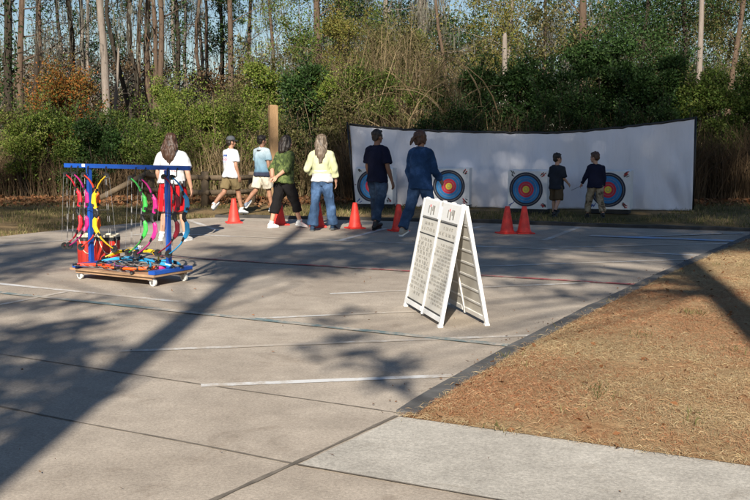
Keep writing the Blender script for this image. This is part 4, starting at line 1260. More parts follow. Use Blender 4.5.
# ------------------------------------------------------------------ folding sign
def sign():
    a, b = G(405, 305.5), G(441, 328.0)
    d = (b - a); W = d.length; d.normalize()
    side = Vector((-d.y, d.x, 0))
    if side.x < 0: side = -side
    mid = (a + b) / 2 + side * .215
    root = thing('folding_sign', 'white folding board sign with two grey lettered panels standing on the court', 'sign', (mid.x, mid.y, 0), math.atan2(d.y, d.x))
    H, half = 1.06, .215
    # local frame: x along the board, y = +  towards the back panel (side), z up
    sgn = 1.0 if Vector((-d.y, d.x, 0)).dot(side) > 0 else -1.0
    def panel(front):
        s = -sgn if front else sgn
        L = math.hypot(H, half)
        foot = Vector((0, s * half, 0)); top = Vector((0, s * .012, H))
        zax = (top - foot).normalized(); xax = Vector((1, 0, 0)); yax = zax.cross(xax)     # outward or inward
        if yax.y * s < 0: yax = -yax; 
        Mx = Matrix((xax, yax, zax)).transposed().to_4x4(); Mx.translation = foot
        if Mx.to_3x3().determinant() < 0:
            Mx = Mx @ Matrix.Diagonal((-1, 1, 1, 1))
        def emit(name, boxes, mat, par=root, bev=0):
            bm = bmesh.new()
            for c, sz in boxes: box(bm, c, sz, bevel=bev)
            bm.transform(Mx)
            return from_bm(name, bm, M[mat], par)
        t = .032
        z0, z1 = .055, L
        pn = emit('board', [((0, 0, (z0 + z1) / 2), (W - .02, .010, z1 - z0 - .02))], 'panel_grey')
        emit('frame', [((-W / 2 + .022, 0, L / 2), (.044, t, L - .004)), ((W / 2 - .022, 0, L / 2), (.044, t, L - .004)), ((0, 0, L / 2 - .015), (.034, t, L - .07)),
                       ((-W / 4 - .005, 0, .062), (W / 2 - .075, t, .045)), ((W / 4 + .005, 0, .062), (W / 2 - .075, t, .045)),
                       ((-W / 4 - .005, 0, L - .088), (W / 2 - .075, t * .8, .165)), ((W / 4 + .005, 0, L - .088), (W / 2 - .075, t * .8, .165))], 'white_paint', bev=.004)
        emit('foot', [((sx * (W / 2 - .03), 0, .0 + .004), (.05, t + .012, .03)) for sx in (-1, 1)], 'white_paint', bev=.004)
        for sx in (-1, 1):
            cx = sx * (W / 4)
            pw = W / 2 - .09
            yo = .0065
            rules = [((cx, yo, L - .186), (pw, .003, .012)), ((cx, yo, L - .186 - .15), (pw, .003, .010)), ((cx, yo, .094), (pw, .003, .014))]
            if front:
                for q in rules: emit('rule', [q], 'ink')
                r = random.Random(5 + sx)
                words = []
                def line(z, h, x0, x1):
                    x = x0
                    while x < x1:
                        wl = r.uniform(.035, .10)
                        n = max(2, int(wl / (h * .62)))
                        for q in range(n):
                            gx = x + q * h * .66
                            if gx > x1: break
                            k = r.random()
                            words.append(((cx + gx, yo, z), (h * .16, .003, h)))
                            words.append(((cx + gx + h * .22, yo, z + (h * .42 if k < .5 else -h * .42 if k < .75 else 0)), (h * .30, .003, h * .17)))
                            if k > .3: words.append(((cx + gx + h * .40, yo, z - h * .1), (h * .14, .003, h * .75)))
                        x += wl + h * .9
                for z, h, f in ((L - .232, .026, .55), (L - .285, .030, .86)): line(z, h, -pw / 2 * f, pw / 2 * f)
                z = L - .385
                rows = 13 if sx > 0 else 17
                for k in range(rows):
                    f = r.uniform(.78, .97) if k % 4 else r.uniform(.5, .75)
                    x0 = -pw / 2 * f if sx > 0 else -pw / 2 * .92
                    h = r.choice((.022, .026, .034)) if sx > 0 else .018
                    line(z, h, x0, x0 + pw * f)
                    z -= (z - .13) / (rows - k) if rows - k else 0
                emit('lettering', words, 'soft_ink')
                # logo on the white head of the panel: dark strokes with a red accent
                lz = L - .098
                for q in [((cx - .11, .0145, lz), (.035, .003, .085)), ((cx - .065, .0145, lz + .018), (.026, .003, .05)), ((cx - .02, .0145, lz - .012), (.03, .003, .075)), ((cx + .06, .0145, lz), (.024, .003, .07))]: emit('logo', [q], 'soft_ink')
                for q in [((cx + .02, .0145, lz + .035), (.022, .003, .022))]: emit('logo', [q], 'red_ink')
            else:
                for q in rules: emit('rule', [q], 'ink')
        if not front:
            # moulded white ribs on the inner face
            bm = bmesh.new()
            for sx in (-1, 1):
                for zc, aa in ((.90, 0), (.78, 0), (.66, 0), (.54, 0), (.42, 0), (.30, 0), (.18, 0)):
                    box(bm, (sx * W / 4, -.0075, zc), (.30 if aa else W / 2 - .09, .006, .018), (0, R(aa), 0))
            bm.transform(Mx)
            from_bm('rib', bm, M['white_paint'], root)
    panel(True); panel(False)
    # moulded hinges along the ridge
    for k in range(5):
        x = -W / 2 + .06 + k * (W - .12) / 4
        bm = bmesh.new(); tube(bm, [(x - .03, 0, H - .004), (x + .03, 0, H - .004)], [.017, .017], 10)
        from_bm('hinge', bm, M['white_paint'], root)
sign()

# ------------------------------------------------------------------ bow rack on castors
RC = Vector((-2.805, 12.14, 0)); RRZ = R(-32)
RM = Matrix.Translation(RC) @ Matrix.Rotation(RRZ, 4, 'Z')
PT = 0.135          # top of the platform
RAIL_T = 1.335
def rack():
    root = thing('bow_rack', 'blue wheeled rack with a plywood platform on which colourful bows hang', 'bow rack', RC, RRZ)
    bm = bmesh.new(); box(bm, (-.02, 0, PT - .014), (1.32, .64, .026), bevel=.003)
    from_bm('platform', bm, M['plywood'], root)
    bm = bmesh.new(); box(bm, (-.02, -.26, PT - .045), (1.20, .05, .034)); box(bm, (-.02, .26, PT - .045), (1.20, .05, .034))
    from_bm('bearer', bm, M['plywood'], root)
    for sx in (-1, 1):
        bm = bmesh.new(); box(bm, (sx * .60, 0, PT + .022), (.095, .62, .042), bevel=.004)
        from_bm('foot_beam', bm, M['blue_metal'], root)
        bm = bmesh.new(); px_ = .575 if sx > 0 else -.66
        box(bm, (px_, 0, (PT + .044 + RAIL_T - .056) / 2), (.042, .056, RAIL_T - .056 - PT - .044), bevel=.004)
        from_bm('post', bm, M['blue_metal'], root)
    bm = bmesh.new(); box(bm, (-.075, 0, RAIL_T - .030), (1.96, .050, .048), bevel=.004)
    from_bm('top_rail', bm, M['blue_metal'], root)
    bm = bmesh.new(); box(bm, (-.72, -.0275, RAIL_T - .024), (.05, .003, .034))
    from_bm('sticker', bm, M['white_paint'], root)
    for x in HOOKS:
        bm = bmesh.new()
        tube(bm, [(x, -.035, RAIL_T - .03), (x, -.05, RAIL_T - .06), (x, -.052, RAIL_T - .115), (x, -.075, RAIL_T - .13), (x, -.09, RAIL_T - .11)], [.007] * 5, 6)
        from_bm('hook', bm, M['black'], root)
    for sx, sy, mt in ((-1, -1, 'castor_white'), (1, -1, 'castor_white'), (1, 1, 'castor_white'), (-1, 1, 'castor_white')):
        cx, cy = -.02 + sx * .575, sy * .25
        bm = bmesh.new()
        box(bm, (cx, cy, PT - .066), (.07, .07, .008))
        for q in (-1, 1): box(bm, (cx + .012, cy + q * .020, PT - .088), (.036, .004, .045))
        c = from_bm('castor', bm, M['steel'], root)
        bm = bmesh.new(); lathe(bm, [(.030, -.015), (.044, -.015), (.046, -.010), (.046, .010), (.044, .015), (.030, .015)], 20, Matrix.Translation((cx + .014, cy, .046)) @ Matrix.Rotation(R(90), 4, 'X'))
        from_bm('wheel', bm, M[mt], c, smooth=False)
        bm = bmesh.new(); lathe(bm, [(.012, -.019), (.012, .019)], 12, Matrix.Translation((cx + .014, cy, .046)) @ Matrix.Rotation(R(90), 4, 'X'))
        from_bm('hub', bm, M['black'], c)

COLS = {'red': (0.52, .012, .03), 'magenta': (0.50, .015, .20), 'orange': (0.80, .12, .01), 'yellow': (.82, .52, .015), 'green': (.05, .42, .07),
        'pink': (0.55, .02, .22), 'crimson': (.26, .01, .025), 'blue': (.03, .33, .66), 'sky': (.03, .36, .68), 'violet': (.22, .04, .34), 'scarlet': (.78, .06, .02)}
for k, c in COLS.items(): M['bow_' + k] = plain('bow_' + k, c, .35, var=.08)
def cable_mat():
    m, nt, n, l, b = nmat('served_cable')
    tc = n.new('ShaderNodeTexCoord'); w = n.new('ShaderNodeTexWave'); w.bands_direction = 'Z'; w.inputs['Scale'].default_value = 2.2
    l.new(tc.outputs['Object'], w.inputs[0]); r = ramp(n, [(.5, (.012, .012, .012)), (.6, (.34, .34, .35))]); l.new(w.outputs[0], r.inputs[0]); l.new(r.outputs[0], b.inputs['Base Color'])
    return m
M['cable'] = cable_mat()

def make_bow(label, Mx, colour, limb=None, group='hanging bows', mirror=1):
    """compound bow; local z along its length, riser bulging towards +x * mirror, strings on the other side"""
    root = thing('compound_bow', label, 'bow', (0, 0, 0), 0, group)
    root.matrix_world = Mx
    mc = M['bow_' + colour]; ml = M['bow_' + (limb or colour)]
    m = mirror
    def P(x, z, y=0): return Vector((x * m, y, z))
    bm = bmesh.new()
    tube(bm, [P(.050, .255), P(.085, .20), P(.092, .12), P(.072, .055), P(.070, .045)], [(.013, .020), (.015, .026), (.016, .030), (.014, .022), (.013, .018)], 8, xdir=(0, 1, 0))
    tube(bm, [P(.070, -.055), P(.085, -.09), P(.088, -.16), P(.066, -.215), P(.040, -.25)], [(.013, .018), (.015, .028), (.015, .028), (.014, .026), (.013, .019)], 8, xdir=(0, 1, 0))
    from_bm('riser', bm, mc, root, smooth=False)
    bm = bmesh.new(); tube(bm, [P(.071, .05), P(.052, .02), P(.050, -.02), P(.071, -.06)], [(.014, .019), (.016, .024), (.016, .024), (.014, .019)], 8, xdir=(0, 1, 0))
    box(bm, P(.094, .085), (.03, .03, .035))
    from_bm('grip', bm, M['black'], root)
    for s, pts in ((1, [P(.052, .25), P(.030, .315), P(-.010, .375), P(-.065, .425)]), (-1, [P(.042, -.245), P(.008, -.305), P(-.055, -.365), P(-.125, -.415)])):
        bm = bmesh.new(); tube(bm, pts, [(.021, .010), (.020, .009), (.018, .008), (.015, .007)], 8, xdir=(0, 1, 0))
        l = from_bm('limb', bm, ml, root)
        bm = bmesh.new(); a, b = pts[0], pts[1]; tube(bm, [a.lerp(b, -.25), a.lerp(b, .45)], [(.024, .015), (.023, .013)], 8, xdir=(0, 1, 0))
        from_bm('limb_pocket', bm, M['black'], l)
        bm = bmesh.new(); c = pts[-1] + P(-.012, s * .006); rr = .030 if s > 0 else .042
        Mt = Matrix.Translation(c) @ Matrix.Rotation(R(90), 4, 'X')
        seg = 20
        lathe(bm, [(rr * .55, -.006), (rr, -.008), (rr * .88, 0), (rr, .008), (rr * .55, .006)], seg, Mt)
        tube(bm, [c + Vector((0, -.022, 0)), c + Vector((0, .022, 0))], [.006, .006], 8)
        from_bm('cam', bm, M['black'], root)
    a = P(-.077 - .026, .431); b = P(-.137 - .036, -.409)
    bm = bmesh.new(); tube(bm, [a, a.lerp(b, .5), b], [.0016] * 3, 5)
    from_bm('string', bm, M['string'], root)
    for dy, dx in ((.008, .03), (-.008, .05)):
        bm = bmesh.new(); tube(bm, [P(-.077 + dx * .4, .431, dy), P(-.137 + dx, -.409, dy)], [.0020] * 2, 5)
        from_bm('cable', bm, M['cable'], root)
    bm = bmesh.new(); tube(bm, [P(.09, .03), P(-.10, .03, .012)], [.004, .004], 6)
    from_bm('cable_guard', bm, M['black'], root)
    return root

HANG = [  # label, rail t of the riser, colour, limb, mirror, turn, dy, drop
 ('red bow hanging at the left end of the rack', -.835, 'red', 'red', 1, 20, -.07, 0),
 ('magenta bow hanging beside the left post, right of the red bow', -.725, 'magenta', 'magenta', 1, 22, -.07, 0),
 ('orange bow hanging just behind the yellow one', -.555, 'orange', 'scarlet', 1, 24, -.055, 0),
 ('yellow bow hanging turned the other way from the rest', -.41, 'yellow', 'yellow', -1, 26, -.085, -.005),
 ('green bow hanging in the middle of the rack', .215, 'green', 'green', 1, 20, -.07, -.02),
 ('pink bow hanging between the green bow and the right post', .365, 'pink', 'pink', 1, 22, -.07, -.03),
 ('dark crimson bow hanging right of the right post', .70, 'crimson', 'crimson', 1, 24, -.07, 0),
 ('light blue bow hanging at the right end of the rack', .84, 'blue', 'blue', 1, 22, -.07, 0),
]
HOOKS = [h[1] - .075 * h[4] for h in HANG]
rack()
for lab, t, c, l, mir, turn, dy, drop in HANG:
    make_bow(lab, RM @ Matrix.Translation((t - .03 * mir, dy, .775 + drop)) @ Matrix.Rotation(R(turn), 4, 'Z') @ Matrix.Rotation(R(random.uniform(-2, 2)), 4, 'Y'), c, l, 'bows hanging from the rack', mir)

LAY = [  # label, x, y, yaw, z, colour, limb, mirror, tilt
 ('scarlet bow lying at the front edge of the platform, lowest of the heap', -.10, -.24, 88, .030, 'scarlet', 'scarlet', 1, 0),
 ('orange bow lying behind the scarlet one at the front of the platform', .02, -.17, 93, .040, 'orange', 'orange', -1, 4),
 ('violet bow lying low in the heap on the platform', .12, -.06, 94, .040, 'violet', 'magenta', -1, 6),
 ('light blue bow lying in the middle of the heap on the platform', .10, -.10, 80, .095, 'sky', 'sky', 1, 14),
 ('blue bow lying crosswise under the yellow bow', .20, .06, 72, .110, 'blue', 'blue', -1, -16),
 ('light blue bow lying at the back of the heap, half under the yellow bow', .20, .16, 96, .070, 'sky', 'blue', 1, 10),
 ('yellow bow with black fittings lying on top of the heap', .06, .02, 86, .165, 'yellow', 'yellow', 1, 30),
]
for lab, x, y, yaw, z, c, l, mir, tilt in LAY:
    Mx = RM @ Matrix.Translation((x, y, PT + z)) @ Matrix.Rotation(R(yaw - 90), 4, 'Z') @ Matrix.Rotation(R(90), 4, 'Y') @ Matrix.Rotation(R(90), 4, 'Z') @ Matrix.Rotation(R(random.uniform(-3, 3)), 4, 'X') @ Matrix.Rotation(R(tilt), 4, 'Z')
    make_bow(lab, Mx, c, l, 'bows heaped on the platform', mir)

def red_bin(label, x, y, r, h):
    p = Vector((x, y, 0))
    root = thing('arrow_bin', label, 'bin', p, 0, 'red bins behind the rack')
    bm = bmesh.new(); lathe(bm, [(r * .93, .002), (r * .96, .01), (r, h - .07)], 28)
    from_bm('body', bm, M['bin_red'], root, smooth=False)
    bm = bmesh.new(); lathe(bm, [(r * 1.015, h - .072), (r * 1.03, h - .066), (r * 1.03, h - .03), (r * 1.0, h - .026)], 28)
    from_bm('dark_band', bm, M['t_black'], root)
    bm = bmesh.new(); lathe(bm, [(r * 1.0, h - .027), (r * 1.01, h), (r * .93, h + .004), (r * .90, h - .02), (r * .2, h - .022)], 28)
    from_bm('rim', bm, M['cream'], root)
    bm = bmesh.new()
    a0 = random.uniform(0, 6)
    pts = [Vector((r * 1.04 * math.cos(a0 + t), r * 1.04 * math.sin(a0 + t), h - .05 - .16 * math.sin(t / 1.5 * math.pi))) for t in np.linspace(0, 1.5, 9)]
    pts = [Vector((1.05 * r * math.cos(R(-125 + 95 * t)), 1.05 * r * math.sin(R(-125 + 95 * t)), h - .05 - .18 * math.sin(t * math.pi))) for t in np.linspace(0, 1, 11)]
    tube(bm, pts, [.005] * 11, 6)
    from_bm('handle', bm, M['cream'], root)
    return root
red_bin('left red bin with a cream rim, behind the left post of the rack', -3.62, 13.30, .135, .42)
red_bin('right red bin with a cream rim, behind the yellow bow', -3.335, 13.18, .145, .43)
for k, (x, y, a, sh, fl) in enumerate([(-.28, -.02, 35, 'steel', 't_blue'), (-.22, .05, 60, 'steel', 'white_paint')]):
    p = RM @ Vector((x, y, PT + .20)); q = RM @ Vector((x + .42 * math.cos(R(a)), y + .42 * math.sin(R(a)) * .4, PT + .24))
    arrow(['silver arrow with blue fletching lying across the heap of bows', 'silver arrow with white fletching lying across the heap of bows'][k], p, q, sh, fl)

# ------------------------------------------------------------------ people
def remeshed(name, bm, voxel, mats, parent, smooth_it=3, disp=None, keep=None):
    bmesh.ops.recalc_face_normals(bm, faces=bm.faces)
    me = bpy.data.meshes.new('tmp'); bm.to_mesh(me); bm.free()
    t = bpy.data.objects.new('tmp', me); col.objects.link(t)
    md = t.modifiers.new('r', 'REMESH'); md.mode = 'VOXEL'; md.voxel_size = voxel; md.adaptivity = 0
    ms = t.modifiers.new('s', 'SMOOTH'); ms.factor = .5; ms.iterations = smooth_it
    dg = bpy.context.evaluated_depsgraph_get()
    out = bpy.data.meshes.new_from_object(t.evaluated_get(dg))
    bpy.data.objects.remove(t); bpy.data.meshes.remove(me)
    out.name = name
    n = len(out.vertices)
    if disp:
        nr = np.zeros(n * 3, np.float32); out.vertices.foreach_get('normal', nr); nr = nr.reshape(-1, 3)
        co = np.zeros(n * 3, np.float32); out.vertices.foreach_get('co', co); co = co.reshape(-1, 3)
        amp, sc = disp[:2]; bias = disp[2] if len(disp) > 2 else 0.0
        dv = np.array([mnoise.noise(Vector((c[0] * sc[0], c[1] * sc[1], c[2] * sc[2]))) + .5 * mnoise.noise(Vector((c[0] * sc[0] * 2.1, c[1] * sc[1] * 2.1, c[2] * sc[2] * 2.1 + 7))) for c in co])
        co = co + nr * (amp * (dv + bias))[:, None]
        out.vertices.foreach_set('co', co.astype(np.float32).ravel()); out.update()
    out.polygons.foreach_set('use_smooth', [True] * len(out.polygons))
    out.materials.clear()
    return link_mesh(name, out, mats, parent)

def rotX(a): return Matrix.Rotation(a, 3, 'X')
def person(label, px, py, height, heading, spec, at=None):
    """local frame: +y is where the person faces, +x their right; everything laid out at 1.75 m and scaled"""
    g = at if at is not None else G(px, py)
    s = height / 1.75
    root = thing('person', label, 'person', (g.x, g.y, spec.get('z', 0.0)), -R(heading))
    wd = spec.get('w', 1.0) * .93; girth = spec.get('girth', 1.0); hk = spec.get('headk', 1.0)
    lean = R(spec.get('lean', 2))
    piv = Vector((0, 0, .93))
    def up(p):                                   # torso lean
        p = Vector(p); q = p - piv
        return piv + rotX(-lean) @ q
    # ---- legs
    legs = {}
    for side, k in ((-1, 'L'), (1, 'R')):
        th, kn, ab, ft = spec['legs'][k]
        hip = Vector((side * .088 * wd, 0, .90))
        def dirv(p): return Vector((side * math.sin(R(ab)), math.sin(R(p)) * math.cos(R(ab)), -math.cos(R(p)) * math.cos(R(ab))))
        knee = hip + dirv(th) * .415; ank = knee + dirv(th - kn) * .405
        legs[k] = (hip, knee, ank, R(ft), side)
    def footM(k):
        hip, knee, ank, ft, side = legs[k]
        return Matrix.Translation(ank) @ Matrix.Rotation(-R(6) * side, 4, 'Z') @ Matrix.Rotation(-ft, 4, 'X')
    low = 1e9
    for k in legs:
        Fm = footM(k)
        for c in ((0, -.06, -.085), (0, .17, -.085)): low = min(low, (Fm @ Vector(c)).z)
    S = Matrix.Diagonal((s, s, s, 1)) @ Matrix.Translation((0, 0, -low))
    # ---- arms
    arms = {}
    for side, k in ((-1, 'L'), (1, 'R')):
        ue, fw = spec['arms'][k][:2]
        sh = up((side * .168 * wd, -.005, 1.375))
        el = sh + Vector(ue).normalized() * .285; wr = el + Vector(fw).normalized() * .245
        arms[k] = (sh, el, wr, side)
    # ---- head transform
    hy, hp = spec.get('head', (0, 0))
    nb = up((0, -.005, 1.47))
    hk *= 1.05
    HM = Matrix.Translation(nb + Vector((0, 0, -.030))) @ Matrix.Rotation(-R(hy), 4, 'Z') @ Matrix.Rotation(R(hp), 4, 'X') @ Matrix.Diagonal((hk, hk, hk, 1)) @ Matrix.Translation((0, .005, -1.47))
    def H(p): return HM @ Vector(p)
    H3 = HM.to_3x3().normalized().to_4x4()
    # ---- body
    bm = bmesh.new()
    def torso(bm, rows, sides=24):
        tube(bm, [up((0, r_[3] if len(r_) > 3 else 0, r_[0])) for r_ in rows], [(r_[1], r_[2]) for r_ in rows], sides, xdir=(1, 0, 0))
    torso(bm, [(.86, .10 * wd, .08), (.92, .15 * wd, .10), (1.02, .130 * wd, .088 * girth), (1.12, .125 * wd, .088 * girth), (1.26, .15 * wd, .098), (1.35, .160 * wd, .088), (1.41, .11 * wd, .066), (1.46, .058, .056)])
    capsule(bm, up((0, -.010, 1.43)), .058, H((0, .0, 1.57)), .050 * hk)
    ellipsoid(bm, H((0, -.008, 1.652)), (.074 * hk, .094 * hk, .096 * hk), H3)
    ellipsoid(bm, H((0, .028, 1.592)), (.056 * hk, .062 * hk, .072 * hk), H3)
    ellipsoid(bm, H((0, .074, 1.548)), (.024 * hk, .020 * hk, .020 * hk), H3)
    capsule(bm, H((0, .084, 1.640)), .010 * hk, H((0, .105, 1.600)), .015 * hk, 8)
    ellipsoid(bm, H((0, .078, 1.657)), (.050 * hk, .018 * hk, .012 * hk), H3)
    ellipsoid(bm, H((0, .087, 1.568)), (.024 * hk, .012 * hk, .010 * hk), H3)
    for sd in (-1, 1):
        ellipsoid(bm, H((sd * .076, -.006, 1.615)), (.010 * hk, .020 * hk, .030 * hk), H3, 10)
        ellipsoid(bm, H((sd * .040, .062, 1.605)), (.022 * hk, .022 * hk, .022 * hk), H3, 10)
    for k, (sh, el, wr, side) in arms.items():
        capsule(bm, sh, .052, el, .039); capsule(bm, el, .040, el.lerp(wr, .35), .041); capsule(bm, el.lerp(wr, .3), .041, wr, .027)
        d = (wr - el).normalized()
        hx = spec['arms'][k][2] if len(spec['arms'][k]) > 2 else (-side, 0, 0)       # palm normal
        n_ = Vector(hx); n_ = (n_ - d * n_.dot(d)).normalized(); t_ = n_.cross(d) * 1.0
        if t_.y < 0: t_ = -t_
        for q in (-.022, -.007, .008, .022):
            capsule(bm, wr + t_ * q * .8, .016, wr + d * .085 + t_ * q * 1.15, .0135, 8)
        for i, (q, L) in enumerate(((.033, .072), (.011, .080), (-.011, .075), (-.033, .058))):
            b = wr + d * .085 + t_ * q; m = b + (d + n_ * .30 + t_ * q * 3).normalized() * L * .55; e = m + (d * .8 + n_ * .75).normalized() * L * .5
            capsule(bm, b, .0095, m, .0085, 8); capsule(bm, m, .0085, e, .0072, 8)
        b = wr + d * .025 + t_ * .024; m = b + (d * .7 + t_ * .75 + n_ * .25).normalized() * .045; e = m + (d + n_ * .4 + t_ * .15).normalized() * .032
        capsule(bm, b, .013, m, .0105, 8); capsule(bm, m, .0105, e, .0085, 8)
    for k, (hip, knee, ank, ft, side) in legs.items():
        capsule(bm, hip, .082, knee, .055); c = (knee - hip).normalized().cross(Vector((1, 0, 0)))
        back = Vector((0, -1, 0)); sd_ = (ank - knee).normalized(); back = (back - sd_ * back.dot(sd_)).normalized()
        capsule(bm, knee, .053, knee.lerp(ank, .35) + back * .014, .054); capsule(bm, knee.lerp(ank, .3) + back * .012, .053, ank, .034)
        Fm = footM(k)
        capsule(bm, Fm @ Vector((0, -.02, -.045)), .034, Fm @ Vector((0, .12, -.058)), .026)
    bm.transform(S)
    body = remeshed('body', bm, .0065 * min(1, s + .1), [M[spec.get('skin', 'skin')], M['eye'], M['lip']], root, 3)
    # eyes and mouth are faces of the same mesh
    bme = bmesh.new(); bme.from_mesh(body.data)
    for sd in (-1, 1):
        n0 = len(bme.faces); bme.faces.ensure_lookup_table()
        ellipsoid(bme, S @ H((sd * .031, .0805, 1.634)), (.011 * hk * s, .008 * hk * s, .007 * hk * s), H3, 10)
        bme.faces.ensure_lookup_table()
        for f in bme.faces[n0:]: f.material_index = 1
    n0 = len(bme.faces); ellipsoid(bme, S @ H((0, .0955, 1.569)), (.020 * hk * s, .006 * hk * s, .006 * hk * s), H3, 10)
    bme.faces.ensure_lookup_table()
    for f in bme.faces[n0:]: f.material_index = 2
    bme.to_mesh(body.data); bme.free()
    # ---- clothes
    def shirt(name, mat, hem=.86, sleeve=.6, loose=1.0, sl_r=.068, cuff_r=None, neck=1.455, seed=0, hemr=None, vest=False, disp=(.021, (9, 9, 5), .42)):
        bm = bmesh.new()
        e = .026 * loose
        hr = hemr or (.172 * wd + e * 1.2, (.124 + e) * (girth * .5 + .5))
        rows = [(hem, hr[0], hr[1]), (hem + .02, hr[0] * 1.0, hr[1])]
        for z, rx, ry in ((.98, .152 * wd + e, (.110 + e) * girth), (1.10, .142 * wd + e, (.102 + e) * girth), (1.24, .158 * wd + e, .108 + e), (1.33, .172 * wd + e * .8, .102 + e * .7), (1.395, .150 * wd + e * .4, .084 + e * .5), (1.435, .100 * wd, .070), (neck + .012, .066, .062)):
            if z > hem + .05: rows.append((z, rx, ry))
        if vest: rows = [q for q in rows if q[0] < 1.2]
        torso(bm, rows, 28)
        for k, (sh, el, wr, side) in ({} if vest else arms).items():
            sl = sleeve
            base = up((side * .075 * wd, -.005, 1.405))
            capsule(bm, base, .058, sh, .066)
            if sl <= 1:
                end = sh.lerp(el, sl)
                tube(bm, [sh, sh.lerp(end, .5), end], [.064, (sl_r + .064) / 2, (cuff_r or sl_r * 1.02)], 16)
            else:
                end = el.lerp(wr, sl - 1)
                capsule(bm, sh, .065, el, .055); tube(bm, [el, el.lerp(end, .5), end], [.056, .052, cuff_r or .044], 16); capsule(bm, el, .056, el.lerp(end, .2), .054)
        bm.transform(S)
        return remeshed(name, bm, .010, M[mat] if isinstance(mat, str) else mat, root, 3, disp)
    def bottoms(name, mat, waist=1.0, to=2.0, r_hip=.105, r_knee=.078, r_end=.068, hipw=1.0, disp=(.019, (10, 10, 6.5), .36)):
        """to: 0..1 along the thigh, 1..2 along the shank"""
        bm = bmesh.new()
        e = .006
        tube(bm, [up((0, 0, waist))] + [Vector((0, 0, z)) for z in (.94, .88, .82)], [(.130 * wd + e, (.090 + e) * (girth * .6 + .4)), (.158 * wd * hipw + e, .106 * hipw + e), (.163 * wd * hipw + e, .114 * hipw + e), (.12 * wd, .09)], 24, xdir=(1, 0, 0))
        for k, (hip, knee, ank, ft, side) in legs.items():
            if to <= 1:
                end = hip.lerp(knee, to)
                tube(bm, [hip, hip.lerp(end, .25), hip.lerp(end, .6), end], [r_hip * .80, r_hip * .95, (r_hip + r_end) / 2, r_end], 18)
            else:
                end = knee.lerp(ank, to - 1)
                tube(bm, [hip, hip.lerp(knee, .22), hip.lerp(knee, .55), knee], [r_hip * .82, r_hip * .95, (r_hip + r_knee) / 2, r_knee], 18); capsule(bm, knee, r_knee, knee + (end - knee) * .05, r_knee * .98)
                tube(bm, [knee, knee.lerp(end, .5), end], [r_knee, (r_knee + r_end) / 2 - .003, r_end], 18)
        bm.transform(S)
        return remeshed(name, bm, .010, M[mat] if isinstance(mat, str) else mat, root, 3, disp)
    def shoes(mat, sole='white_paint', high=.0, sock=None):
        for k, (hip, knee, ank, ft, side) in legs.items():
            Fm = footM(k)
            bm = bmesh.new()
            rows = [(-.075, -.045, .024, .026), (-.06, -.042, .036, .040), (-.02, -.030, .042, .050), (.04, -.042, .044, .042), (.10, -.056, .047, .030), (.15, -.062, .042, .023), (.178, -.066, .022, .014)]
            tube(bm, [Fm @ Vector((0, y, z)) for y, z, a, b in rows], [(a, b) for y, z, a, b in rows], 16, xdir=Fm.to_3x3() @ Vector((1, 0, 0)))
            up_ = (knee - ank).normalized()
            tube(bm, [Fm @ Vector((0, -.02, -.03)), ank + up_ * (.02 + high)], [(.042), (.046 if high else .041)], 14)
            bm.transform(S)
            so = remeshed('shoe', bm, .007, M[mat], root, 2)
            bm = bmesh.new()
            rows = [(-.082, .020), (-.068, .036), (-.02, .041), (.05, .044), (.11, .049), (.155, .042), (.182, .022)]
            vs1 = []
            for zz in (-.087, -.064):
                ring = [Fm @ Vector((a, y, zz)) for y, a in rows] + [Fm @ Vector((-a, y, zz)) for y, a in reversed(rows)]
                vs1.append([bm.verts.new(v) for v in ring])
            nn = len(vs1[0])
            for i in range(nn): bm.faces.new((vs1[0][i], vs1[0][(i + 1) % nn], vs1[1][(i + 1) % nn], vs1[1][i]))
            bm.faces.new(vs1[0]); bm.faces.new(vs1[1])
            bm.transform(S)
            from_bm('sole', bm, M[sole], so)
            if sock:
                bm = bmesh.new(); tube(bm, [ank, ank + up_ * sock[1]], [.043, .049], 14); bm.transform(S)
                from_bm('sock', bm, M[sock[0]], root, smooth=True)
    def hair(kind, mat, full=1.0):
        bm = bmesh.new()
        ell = lambda c, r_: ellipsoid(bm, H(c), tuple(x * hk for x in r_), H3)
        if kind in ('short', 'crop'):
            k = 1.0 if kind == 'short' else .965
            ell((0, -.020, 1.672), (.083 * k, .094 * k, .090 * k)); ell((0, -.052, 1.622), (.070 * k, .056 * k, .064))
            for sd in (-1, 1): ell((sd * .070, .016, 1.640), (.010, .018, .030))
            ell((0, .055, 1.716), (.055, .030, .026))
        else:
            ell((0, -.020, 1.670), (.090, .102, .096)); ell((0, -.055, 1.61), (.085, .062, .085))
            for sd in (-1, 1): ell((sd * .072, .010, 1.62), (.024, .040, .075))
            if kind == 'long' or kind == 'longer':
                zb = 1.30 if kind == 'long' else 1.22
                tube(bm, [H((0, -.07, 1.68)), H((0, -.085, 1.58)), up((0, -.125, 1.46)), up((.01, -.138, 1.38)), up((.012, -.132, zb))], [(.075, .045), (.092 * full, .050), (.098 * full, .042 * full), (.082 * full, .036 * full), (.030 * full, .016)], 16, xdir=(1, 0, 0))
                for sd in (-1, 1): tube(bm, [H((sd * .078, .0, 1.62)), H((sd * .086, -.02, 1.54)), up((sd * .085, -.075, 1.43)), up((sd * .07, -.115, zb + .09))], [.026, .030, .026, .012], 10)
            elif kind == 'bob':
                tube(bm, [H((0, -.06, 1.66)), H((0, -.075, 1.56)), H((0, -.085, 1.475)), H((0, -.085, 1.43))], [(.085, .055), (.098, .058), (.095, .050), (.060, .03)], 16, xdir=(1, 0, 0))
                for sd in (-1, 1): tube(bm, [H((sd * .080, .012, 1.64)), H((sd * .090, -.005, 1.55)), H((sd * .085, -.03, 1.46))], [.026, .032, .018], 10)
            elif kind == 'pony':
                capsule(bm, H((0, -.11, 1.66)), .030, H((0, -.145, 1.645)), .026, 10)
